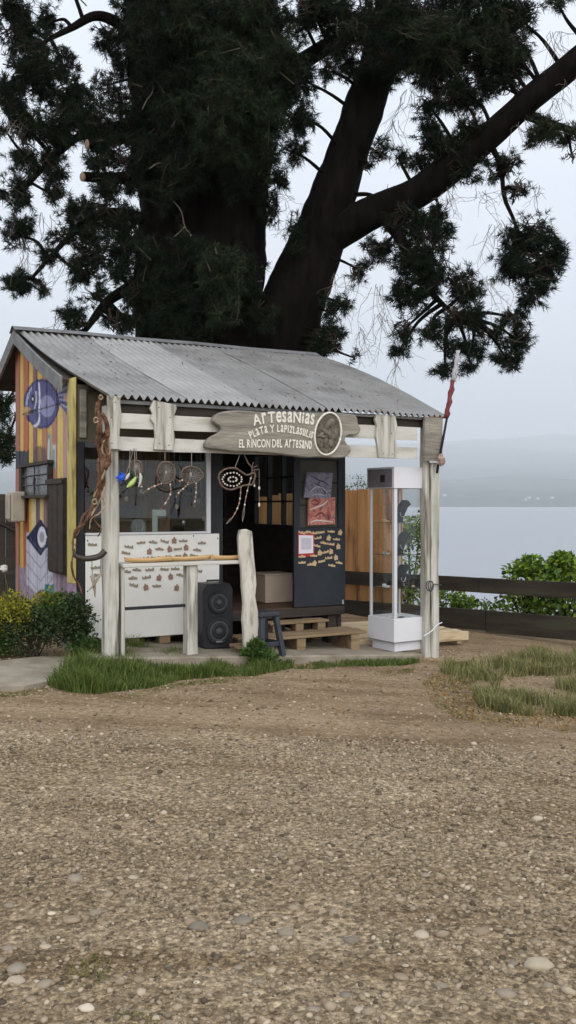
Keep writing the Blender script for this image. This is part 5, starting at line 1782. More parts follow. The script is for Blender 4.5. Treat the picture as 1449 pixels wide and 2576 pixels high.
for x in (-2.0, 2.6, 5.1):
    gp = FA + FD * x
    obj('post', MB().bbox(x - 0.06, x + 0.06, 0.021, 0.13, gz(gp.x, gp.y) - 0.2, CAMZ - 1.03, 0.01), FENCEW, fe)
# upright cedar plank fence, behind the rails to the left
pf = thing('plank_fence', 'orange brown upright plank fence behind the shop and cabinet', 'fence', (FA.x, FA.y, 0), fang)
k = -0.70
i = 0
while k > -5.2:
    wdt = 0.185 + 0.01 * math.sin(i * 2.1)
    zt = CAMZ + 0.27 + (k + 0.70) * 0.055 + 0.015 * math.sin(i * 1.3)
    q3 = 0.014 * (i % 2)
    mb = MB().bbox(k - wdt - 0.012, k + 0.004, 0.16 - q3, 0.173 - q3, -0.35, zt, 0.004)
    o = obj('plank', mb, CEDAR, pf)
    k -= wdt + 0.008
    i += 1
for z in (CAMZ - 0.45, CAMZ - 1.0):
    obj('rail', MB().bbox(-5.2, -1.0, 0.184, 0.24, z, z + 0.08, 0.005), CEDAR, pf)
pts_ = MB()
for i in range(16):
    for z in (CAMZ - 0.41, CAMZ - 0.96):
        pts_.blob((-1.07 - i * 0.193, 0.1595, z), (0.007, 0.003, 0.007), 6, 4)
obj('nails', pts_, BLACKPAINT, pf, kind='stuff')
# dark boarded fence on the far left
p0 = P3(44, 1268, 11.9)
df = thing('dark_fence', 'dark boarded fence behind the painted gable at the left edge', 'fence', (p0.x, p0.y, 0), R(180))
x = 0.0
i = 0
while x < 3.2:
    obj('board', MB().bbox(x, x + 0.15, 0, 0.022, 0.0, CAMZ + 0.125 + 0.01 * math.sin(i * 2.7), 0.004), DARKWOOD, df)
    x += 0.156
    i += 1
obj('rail', MB().bbox(0, 3.2, -0.05, -0.001, CAMZ - 0.2, CAMZ - 0.12, 0.004), DARKWOOD, df)
obj('brace', MB().tube([(0.0, 0.04, CAMZ - 0.35), (0.6, 0.04, CAMZ - 0.05)], 0.03, 6), DARKWOOD, df)
#==PLANTS==
# ------------------------------------------------------------------ leaf helpers
def leaf_cloud(name, centres, norms, size, m, parent=None, asp=0.55, fold=0.25):
    """pointed folded leaves as one mesh"""
    n = len(centres)
    c = np.asarray(centres)
    ax = nrg.normal(size=(n, 3)) + np.asarray(norms)
    ax /= np.linalg.norm(ax, axis=1)[:, None] + 1e-9
    sd_ = np.cross(ax, nrg.normal(size=(n, 3)))
    sd_ /= np.linalg.norm(sd_, axis=1)[:, None] + 1e-9
    nn = np.cross(ax, sd_)
    L = (size * nrg.uniform(0.6, 1.25, n))[:, None]
    w_ = L * asp * 0.5
    v = np.stack([c, c + ax * L * 0.45 + sd_ * w_ + nn * L * fold * 0.3, c + ax * L, c + ax * L * 0.45 - sd_ * w_ + nn * L * fold * 0.3], 1).reshape(-1, 3)
    b = np.arange(n)[:, None] * 4
    tr = np.concatenate([b + np.array([[0, 1, 2]]), b + np.array([[0, 2, 3]])], 0)
    return npmesh(name, v, tr, m, parent)


def blades(name, roots, h, lean, m, wd=0.007):
    n = len(roots)
    r = np.asarray(roots)
    an = nrg.uniform(0, 2 * np.pi, n)
    d = np.stack([np.cos(an), np.sin(an), np.zeros(n)], 1)
    sdv = np.stack([-np.sin(an), np.cos(an), np.zeros(n)], 1)
    rot = nrg.uniform(0, np.pi, n)[:, None]
    sdv = sdv * np.cos(rot) + d * np.sin(rot)
    H = (h * nrg.uniform(0.45, 1.25, n))[:, None] if np.isscalar(h) else (np.asarray(h) * nrg.uniform(0.5, 1.2, n))[:, None]
    ln = lean * nrg.uniform(0.2, 1.3, n)[:, None]
    up = np.array([[0, 0, 1.0]])
    w_ = wd * nrg.uniform(0.6, 1.3, n)[:, None]
    mid = r + up * H * 0.6 + d * H * ln * 0.35
    tip = r + up * H * (1 - 0.3 * ln) + d * H * ln
    v = np.stack([r - sdv * w_, r + sdv * w_, mid + sdv * w_ * 0.7, mid - sdv * w_ * 0.7, tip], 1).reshape(-1, 3)
    b = np.arange(n)[:, None] * 5
    tr = np.concatenate([b + np.array([[0, 1, 2]]), b + np.array([[0, 2, 3]]), b + np.array([[3, 2, 4]])], 0)
    return npmesh(name, v, tr, m)


def in_poly(x, y, P):
    c = False
    j = len(P) - 1
    for i in range(len(P)):
        if (P[i][1] > y) != (P[j][1] > y) and x < (P[j][0] - P[i][0]) * (y - P[i][1]) / (P[j][1] - P[i][1] + 1e-9) + P[i][0]:
            c = not c
        j = i
    return c


def scatter_px(P, n, keep=lambda x, y: 1.0):
    """points spread evenly over the ground inside an outline"""
    W_ = [HP(*p) for p in P]
    Q = [(p.x, p.y) for p in W_]
    x0, x1 = min(p[0] for p in Q), max(p[0] for p in Q)
    y0, y1 = min(p[1] for p in Q), max(p[1] for p in Q)
    o = []
    t = 0
    while len(o) < n and t < n * 40:
        t += 1
        x, y = rnd.uniform(x0, x1), rnd.uniform(y0, y1)
        if in_poly(x, y, Q) and rnd.random() < keep(x, y):
            o.append((x, y, gz(x, y) - 0.02))
    return o


rl = []
for _ in range(260):
    s_, b_ = rnd.uniform(0.0, 3.8), rnd.uniform(0.0, 3.1) ** 1.0
    if mnoise.noise((s_ * 1.5, b_ * 1.5, 6)) > -0.1:
        rl.append((s_, b_, roof_z(s_, b_) + 0.028))
rlo = leaf_cloud('roof_litter', rl, [(0, 0, 0)] * len(rl), 0.045, leafmat('needle_litter', (0.07, 0.04, 0.02), (0.16, 0.09, 0.045), rough=0.9), roof, asp=0.22)
rlo['kind'] = 'stuff'
# grass along the slab, long at the left
GP = [(120, 1722), (170, 1690), (215, 1655), (262, 1632), (330, 1640), (470, 1652), (600, 1650), (720, 1650), (738, 1678), (640, 1700), (540, 1700), (450, 1708), (380, 1728), (300, 1738), (230, 1746), (160, 1738)]
r1 = scatter_px(GP, 17000, lambda x, y: 0.35 + 0.65 * (mnoise.noise((x * 3, y * 3, 0)) > -0.25))
hh = [0.095 + 0.11 * mnoise.noise((x * 3.2, y * 3.2, 5)) + 0.10 * max(0, 1 - abs(x + 1.75) / 0.7) for x, y, z in r1]
tag(blades('porch_grass', r1, hh, 0.6, GRASS, 0.0042), 'long green grass along the front of the porch slab', 'grass', kind='stuff')
GP2 = [(740, 1680), (800, 1662), (900, 1650), (1000, 1648), (1050, 1652), (1056, 1664), (1000, 1672), (930, 1674), (850, 1676), (790, 1684)]
r2 = scatter_px(GP2, 3800, lambda x, y: 0.15 + 0.85 * (mnoise.noise((x * 4, y * 4, 2)) > -0.1))
tag(blades('short_grass', r2, 0.055, 0.7, GRASS, 0.004), 'short green grass below the glass cabinet at the slab edge', 'grass', kind='stuff')
GP3 = [(1105, 1690), (1130, 1672), (1250, 1662), (1330, 1648), (1480, 1640), (1530, 1660), (1500, 1690), (1400, 1700), (1330, 1697), (1250, 1712), (1190, 1718), (1140, 1712)]
GP4 = [(1190, 1752), (1210, 1735), (1250, 1730), (1270, 1750), (1330, 1760), (1430, 1772), (1520, 1776), (1540, 1806), (1440, 1800), (1330, 1800), (1260, 1790), (1205, 1776)]
GP5 = [(1390, 1738), (1420, 1715), (1520, 1700), (1560, 1740), (1450, 1756)]
nk = lambda s_: (lambda x, y: 0.04 + 0.96 * sstep(-0.18, 0.35, mnoise.noise((x * 2.6, y * 2.6, s_)) + 0.5 * mnoise.noise((x * 9, y * 9, s_))))
r3 = scatter_px(GP3, 6500, nk(8)) + scatter_px(GP4, 5200, nk(9)) + scatter_px(GP5, 2400, nk(4))
h3 = [0.15 + 0.12 * mnoise.noise((x * 3, y * 3, 2)) for x, y, z in r3]
tag(blades('patch_grass', r3, h3, 0.7, leafmat('patch_grass_blades', (0.075, 0.10, 0.03), (0.33, 0.30, 0.13), rough=0.7, trans=0.2), 0.0036), 'dull green grass patches growing in the dirt at the right', 'grass', kind='stuff')
GP6 = [(1060, 1712), (1110, 1690), (1200, 1722), (1300, 1775), (1420, 1805), (1540, 1812), (1540, 1850), (1380, 1838), (1250, 1822), (1150, 1806), (1090, 1770)]
r4 = scatter_px(GP6, 5200) + scatter_px([(940, 1690), (1040, 1676), (1040, 1690), (960, 1704)], 900) + scatter_px([(240, 1745), (330, 1740), (460, 1712), (560, 1702), (640, 1702), (600, 1712), (460, 1722), (350, 1752), (280, 1756)], 1300) + scatter_px([(0, 1740), (60, 1734), (140, 1724), (150, 1736), (80, 1746), (0, 1750)], 700) + scatter_px([(180, 2420), (260, 2390), (300, 2430), (240, 2480), (150, 2460)], 260) + scatter_px([(290, 2540), (390, 2530), (400, 2580), (290, 2590)], 200)
tag(blades('dry_grass', r4, 0.022, 1.6, DRYGRASS, 0.004), 'low dry yellowish grass and litter over the dirt', 'grass', kind='stuff')


# leafy weed in front of the driftwood upright
def bush(name, lab, cat, base, blobs, m_list, leaf, n, stems=8, group=None):
    o = thing(name, lab, cat, base, 0, group)
    mb = MB()
    for i in range(stems):
        bl = blobs[i % len(blobs)]
        e = Vector(bl[0]) + Vector((rnd.uniform(-.6, .6) * bl[1][0], rnd.uniform(-.6, .6) * bl[1][1], rnd.uniform(-.3, .6) * bl[1][2]))
        e.z = max(e.z, 0.05)
        mb.tube([(rnd.uniform(-.05, .05), rnd.uniform(-.05, .05), -0.03), tuple(e * 0.5 + Vector((0, 0, 0.04))), tuple(e)], [0.009, 0.006, 0.003], 5)
    obj('stems', mb, TWIG, o, kind='stuff')
    tw = sum(b[2] for b in blobs)
    for mi, m in enumerate(m_list):
        C, Nn = [], []
        for (c, r, wgt, mm) in blobs:
            if mm != mi:
                continue
            for _ in range(int(n * wgt / tw)):
                v = Vector((rnd.gauss(0, 1), rnd.gauss(0, 1), rnd.gauss(0, 1))).normalized()
                t = rnd.random() ** 0.45
                nzv = 0.75 + 0.45 * mnoise.noise((c[0] * 3 + v.x * 2.1, c[1] + v.y * 2.1, c[2] + v.z * 2.1))
                p = Vector(c) + Vector((v.x * r[0], v.y * r[1], v.z * r[2])) * t * nzv
                if p.z < 0.0:
                    p.z = abs(p.z) * 0.3
                C.append(tuple(p))
                Nn.append((v.x * 0.8, v.y * 0.8, 0.5))
        if C:
            f = leaf_cloud('foliage', C, Nn, leaf, m, o)
            f['kind'] = 'stuff'
    return o


g = HP(640, 1672)
bush('leafy_weed', 'bright green leafy weed growing at the foot of the driftwood upright', 'weed', g, [((0, 0, 0.12), (0.17, 0.14, 0.13), 1, 0), ((0.12, 0.0, 0.07), (0.13, 0.1, 0.09), .6, 0), ((0.02, 0, 0.2), (0.09, 0.09, 0.07), .5, 0)], [LEAFM], 0.05, 1500, 12)
g = HP(95, 1664)
bush('yellow_bush', 'rounded bush with yellow green tips below the painted gable', 'bush', (g.x - 0.1, g.y + 0.25, g.z), [((-0.16, -0.08, 0.46), (0.27, 0.25, 0.22), .75, 0), ((-0.34, 0, 0.30), (0.18, 0.22, 0.2), .35, 0), ((0.12, 0.05, 0.55), (0.20, 0.2, 0.12), .2, 0), ((-0.1, 0.0, 0.3), (0.45, 0.32, 0.30), 1.6, 1), ((0.22, 0, 0.32), (0.28, 0.28, 0.32), 1.1, 1), ((0.16, 0, 0.46), (0.2, 0.2, 0.2), .5, 2), ((-0.35, -0.1, 0.12), (0.25, 0.2, 0.14), .5, 2)], [LEAFY, LEAFD, LEAFM], 0.035, 9500, 22)
g = HP(185, 1660)
bush('dark_bush', 'dark green twiggy bush between yellow bush and porch post', 'bush', (g.x, g.y + 0.2, g.z), [((0.0, 0, 0.32), (0.2, 0.22, 0.32), 1.2, 0), ((-0.1, 0, 0.5), (0.16, 0.16, 0.16), .5, 0), ((0.1, -0.1, 0.12), (0.22, 0.18, 0.14), .6, 1)], [LEAFD, LEAFM], 0.038, 3600, 16)
g = HP(0, 1640)
bush('low_weeds', 'low green weeds at the foot of the dark fence on the left edge', 'weed', (g.x - 0.05, g.y + 0.05, g.z), [((0.0, 0, 0.12), (0.3, 0.2, 0.14), 1.2, 0), ((-0.15, 0.3, 0.25), (0.3, 0.3, 0.3), 1.0, 1)], [LEAFM, LEAFD], 0.035, 2800, 12)
p0 = P3(10, 1430, 10.0)
fl_ = thing('white_flower', 'single round white flower on a tall stem by the dark fence', 'flower', (p0.x + 0.06, p0.y, gz(p0.x, p0.y)), 0)
obj('stem', MB().tube([(0, 0, 0), (-0.02, 0, 0.5), (-0.06, 0, p0.z - gz(p0.x, p0.y) - 0.03)], [0.008, 0.006, 0.004], 6), LEAFM, fl_)
mb = MB().blob((-0.06, 0, p0.z - gz(p0.x, p0.y)), (0.045, 0.045, 0.04), 10, 7, 0.15)
obj('flower_head', mb, WHITEF, fl_)

# shrubs beyond the rail fence: each large leaf a piece of its own
lfm = MB()
lfm.v = [(0, 0, 0), (0.36, 0.22, 0.05), (0.30, 0.55, 0.03), (0, 1.0, -0.12), (-0.30, 0.55, 0.03), (-0.36, 0.22, 0.05), (0, 0.5, -0.06)]
lfm.f = [(0, 1, 6), (1, 2, 6), (2, 3, 6), (3, 4, 6), (4, 5, 6), (5, 0, 6)]
LEAFMESH = {}
for nm, m in (('g', LEAFG), ('m', LEAFM)):
    me = bpy.data.meshes.new('leaf')
    me.from_pydata(lfm.v, [], lfm.f)
    me.materials.append(m)
    LEAFMESH[nm] = me


def leafy_shrub(lab, base, lobes, n, size, dark=0.3):
    o = thing('leafy_shrub', lab, 'shrub', base, 0, 'shrubs beyond the rail fence')
    mb = MB()
    for (c, r) in lobes:
        for _ in range(4):
            e = Vector(c) + Vector((rnd.uniform(-.7, .7) * r[0], rnd.uniform(-.7, .7) * r[1], rnd.uniform(0, .8) * r[2]))
            mb.tube([(rnd.uniform(-.1, .1), 0, -0.05), tuple(e * 0.55), tuple(e)], [0.014, 0.009, 0.004], 5)
    obj('stems', mb, TWIG, o, kind='stuff')
    for i in range(n):
        c, r = lobes[i % len(lobes)]
        v = Vector((rnd.gauss(0, 1), rnd.gauss(0, 1), rnd.gauss(0, 1))).normalized()
        t = rnd.random() ** 0.35
        p = Vector(c) + Vector((v.x * r[0], v.y * r[1], v.z * r[2])) * t
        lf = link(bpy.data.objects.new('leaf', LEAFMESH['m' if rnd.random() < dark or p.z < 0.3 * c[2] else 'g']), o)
        lf.location = p
        k = size * rnd.uniform(0.6, 1.25)
        lf.scale = (k, k, k)
        d = Vector((v.x + rnd.uniform(-.6, .6), v.y + rnd.uniform(-.6, .6), rnd.uniform(-0.9, 0.35)))
        lf.rotation_euler = (d.to_track_quat('Y', 'Z')).to_euler()
    C, Nn = [], []
    for i in range(n * 5):
        c, r = lobes[i % len(lobes)]
        v = Vector((rnd.gauss(0, 1), rnd.gauss(0, 1), rnd.gauss(0, 1))).normalized()
        p = Vector(c) + Vector((v.x * r[0], v.y * r[1], v.z * r[2])) * (rnd.random() ** 0.4)
        C.append(tuple(p))
        Nn.append((v.x, v.y, -0.3))
    k = int(len(C) * 0.55)
    leaf_cloud('inner_foliage', C[:k], Nn[:k], size * 0.9, LEAFG, o, asp=0.7)['kind'] = 'stuff'
    leaf_cloud('inner_foliage', C[k:], Nn[k:], size * 0.9, LEAFM, o, asp=0.7)['kind'] = 'stuff'
    return o


def fence_pt(px, off):
    # ground point just beyond the fence line
    for k in [x * 0.02 for x in range(-150, 260)]:
        p = FA + FD * k
        if proj(Vector((p.x, p.y, 1)))[0] >= px:
            q_ = p + Vector((0.607, 0.794, 0)) * off
            return q_
    return p


b_ = P3(1335, 1560, 13.2)
leafy_shrub('bright green large-leaved shrub rising above the rail fence, left of two', (b_.x, b_.y, gz(b_.x, b_.y)), [((-0.12, 0, 0.72), (0.30, 0.3, 0.26)), ((-0.02, 0, 0.92), (0.20, 0.22, 0.16)), ((0.22, 0, 0.70), (0.3, 0.3, 0.22)), ((-0.1, 0, 0.40), (0.42, 0.3, 0.25)), ((0.2, 0, 0.36), (0.4, 0.3, 0.25))], 290, 0.10)
b_ = P3(1420, 1560, 12.9)
leafy_shrub('bright green large-leaved shrub at the right picture edge behind the fence', (b_.x, b_.y, gz(b_.x, b_.y)), [((-0.02, 0, 0.95), (0.24, 0.25, 0.22)), ((0.2, 0, 0.76), (0.34, 0.3, 0.24)), ((-0.2, 0, 0.68), (0.3, 0.3, 0.22)), ((0.05, 0, 0.36), (0.5, 0.3, 0.26)), ((-0.02, 0, 1.06), (0.13, 0.12, 0.12))], 290, 0.10, 0.35)
b_ = P3(1125, 1560, 13.6)
leafy_shrub('small green shrub between the fence rails beside the porch post', (b_.x, b_.y, gz(b_.x, b_.y)), [((0, 0, 0.36), (0.3, 0.25, 0.17)), ((0.25, 0, 0.28), (0.2, 0.2, 0.12))], 110, 0.075, 0.6)
b_ = P3(1215, 1560, 13.5)
leafy_shrub('low sprig of leaves between the fence rails mid span', (b_.x, b_.y, gz(b_.x, b_.y)), [((0.0, 0, 0.26), (0.35, 0.2, 0.11))], 45, 0.06, 0.7)
b_ = P3(1032, 1400, 14.6)
leafy_shrub('green shrub seen through the display cabinet glass behind the fence', (b_.x, b_.y, gz(b_.x, b_.y)), [((0, 0, 0.8), (0.36, 0.3, 0.7)), ((0.1, 0, 1.3), (0.26, 0.25, 0.3)), ((-0.1, 0, 0.3), (0.4, 0.3, 0.3))], 230, 0.085, 0.55)
b_ = P3(905, 1300, 14.9)
C, Nn = [], []
vn = thing('hedge_plant', 'leafy creeper showing above the top of the plank fence', 'creeper', (b_.x, b_.y, gz(b_.x, b_.y)))
mb = MB()
for i in range(9):
    x = -0.42 + 0.105 * i
    hgt = CAMZ + 0.32 + 0.1 * math.sin(i * 1.9) - gz(b_.x, b_.y)
    mb.tube([(x * 0.7, 0, -0.05), (x, 0.05, hgt * 0.6), (x + 0.05 * math.sin(i), 0, hgt)], [0.012, 0.008, 0.003], 5)
    for j in range(120):
        t = rnd.uniform(0.72, 1.03)
        C.append((x + rnd.gauss(0, 0.05), rnd.gauss(0, 0.06), hgt * t))
        Nn.append((0, 0, 0.4))
obj('stems', mb, TWIG, vn, kind='stuff')
leaf_cloud('foliage', C, Nn, 0.045, LEAFM, vn)['kind'] = 'stuff'
#==TREE==
# ------------------------------------------------------------------ the great pine behind the shop
TY = 17.0
tb0 = P3(560, 1268, TY)
pine = thing('pine_tree', 'huge old dark pine tree with several trunks towering behind the craft shop', 'tree', (tb0.x, tb0.y, gz(tb0.x, tb0.y)))
PO = Vector((tb0.x, tb0.y, gz(tb0.x, tb0.y)))
NODES = []


def limb(name, pts, per=7, n=16, rough=0.10, node=True, par=None, m=None):
    """pts: (px, py, width_px, depth) from the root up"""
    P = [P3(x, y, d) - PO for x, y, wdt, d in pts]
    cm = catmull(P, per)
    rr = lerpl([wdt * d / FPX / 2 for x, y, wdt, d in pts], len(cm))
    mb = MB()
    k = 0
    up = Vector((0, 1, 0))
    N_ = len(cm)
    for i, p in enumerate(cm):
        t = (cm[min(i + 1, N_ - 1)] - cm[max(i - 1, 0)]).normalized()
        a_ = t.cross(up).normalized()
        b_ = t.cross(a_)
        for j in range(n):
            an = 2 * math.pi * j / n
            dirv = a_ * math.cos(an) + b_ * math.sin(an)
            w_ = p + dirv * rr[i]
            r_ = rr[i] * (1 + rough * mnoise.noise(w_ * 1.2 + Vector((0, 0, 3))) + rough * 0.9 * (mnoise.noise(Vector((math.cos(an) * 4, math.sin(an) * 4, (p.z + p.x) * 0.9)))) + rough * .5 * mnoise.noise(Vector((math.cos(an) * 9, math.sin(an) * 9, p.z * 5))))
            mb.v.append(tuple(p + dirv * r_))
    for i in range(N_ - 1):
        for j in range(n):
            c0, c1 = i * n + j, i * n + (j + 1) % n
            mb.f.append((c0, c1, c1 + n, c0 + n))
    mb.f += [tuple(range(n))[::-1], tuple((N_ - 1) * n + j for j in range(n))]
    o = obj(name, mb, m or BARK, par or pine, smooth=True)
    if node:
        for p, r in zip(cm, rr):
            NODES.append((p, r))
    return o


limb('trunk', [(455, 1530, 260, 17.2), (455, 1200, 235, 17.2), (450, 850, 225, 17.2), (450, 600, 215, 17.3), (440, 420, 205, 17.4), (415, 200, 185, 17.6), (395, 0, 165, 17.8), (380, -260, 120, 18.0)], 12, 40, 0.13)
limb('trunk', [(570, 1530, 240, 16.8), (570, 1150, 205, 16.8), (568, 850, 180, 16.8), (575, 650, 180, 16.9), (590, 500, 170, 17.0), (600, 380, 160, 17.2), (615, 180, 140, 17.5), (640, 0, 120, 17.7), (660, -250, 90, 18)], 12, 40, 0.13)
limb('trunk', [(640, 1500, 200, 17.3), (665, 1150, 190, 17.2), (690, 900, 185, 17.1), (735, 770, 165, 17.0), (795, 615, 140, 16.9), (838, 490, 108, 16.8), (880, 370, 104, 16.8), (920, 260, 100, 16.8), (962, 125, 92, 16.8), (992, -20, 84, 16.8), (1030, -250, 60, 16.9)], 10, 34, 0.11)
limb('limb', [(820, 600, 90, 16.8), (880, 565, 86, 16.7), (970, 520, 78, 16.5), (1040, 490, 78, 16.3), (1110, 440, 80, 16.1), (1180, 380, 74, 15.9), (1250, 325, 68, 15.7), (1340, 245, 66, 15.5), (1450, 155, 64, 15.3), (1600, 30, 52, 15.0)], 8, 24, 0.09)
limb('limb', [(640, 260, 50, 17.3), (720, 185, 44, 17.2), (800, 130, 40, 17.1), (880, 85, 34, 17.0), (960, 40, 26, 16.9)], 6, 14, 0.1)
limb('limb', [(390, 470, 40, 17.0), (340, 452, 34, 16.7), (290, 447, 28, 16.4), (240, 446, 26, 16.1), (210, 444, 25, 15.9)], 6, 14, 0.1)
limb('limb', [(370, 120, 44, 17.3), (300, 60, 30, 17.0), (240, 40, 22, 16.8), (180, 70, 16, 16.6), (120, 100, 10, 16.4)], 6, 12, 0.1)
limb('limb', [(380, 680, 44, 17.0), (330, 720, 34, 16.6), (270, 760, 24, 16.3), (215, 830, 14, 16.0)], 6, 12, 0.1)
limb('limb', [(380, 560, 40, 17.0), (320, 540, 30, 16.6), (250, 540, 22, 16.3), (170, 600, 15, 16.0), (80, 700, 8, 15.7)], 6, 12, 0.1)
limb('limb', [(380, 330, 40, 17.2), (310, 320, 30, 16.8), (220, 330, 22, 16.5), (120, 410, 15, 16.2), (40, 500, 8, 16)], 6, 12, 0.1)
limb('limb', [(1225, 350, 22, 15.8), (1250, 395, 14, 15.8), (1262, 440, 12, 15.8), (1270, 500, 11, 15.8), (1295, 560, 9, 15.8), (1310, 620, 8, 15.8)], 6, 8, 0.1)
limb('limb', [(890, 490, 12, 16.8), (930, 490, 10, 16.7), (975, 512, 9, 16.6)], 6, 8, 0.1)
limb('limb', [(1330, 290, 30, 15.6), (1380, 310, 22, 15.5), (1450, 330, 16, 15.4)], 5, 10, 0.1)
limb('limb', [(960, 540, 40, 16.4), (1000, 590, 30, 16.2), (1040, 660, 22, 16.1), (1090, 740, 15, 16.0), (1150, 800, 9, 16.0)], 6, 10, 0.1)
limb('limb', [(300, 800, 30, 16.9), (270, 775, 40, 16.6)], 4, 10, 0.2)
CUT = mat('cut_wood', (0.16, 0.11, 0.08), (0.24, 0.17, 0.13), rough=0.8, scale=9)
for (x, y, rx, ry, d) in ((208, 445, 8, 12, 15.88), (219, 363, 6, 13, 15.7)):
    c = P3(x, y, d) - PO
    obj('sawn_end', MB().blob(c, (rx * d / FPX, 0.03, ry * d / FPX), 14, 6), CUT, pine, smooth=True)
limb('limb', [(330, 350, 26, 16.8), (270, 352, 24, 16.4), (222, 362, 22, 15.75)], 5, 10, 0.1)

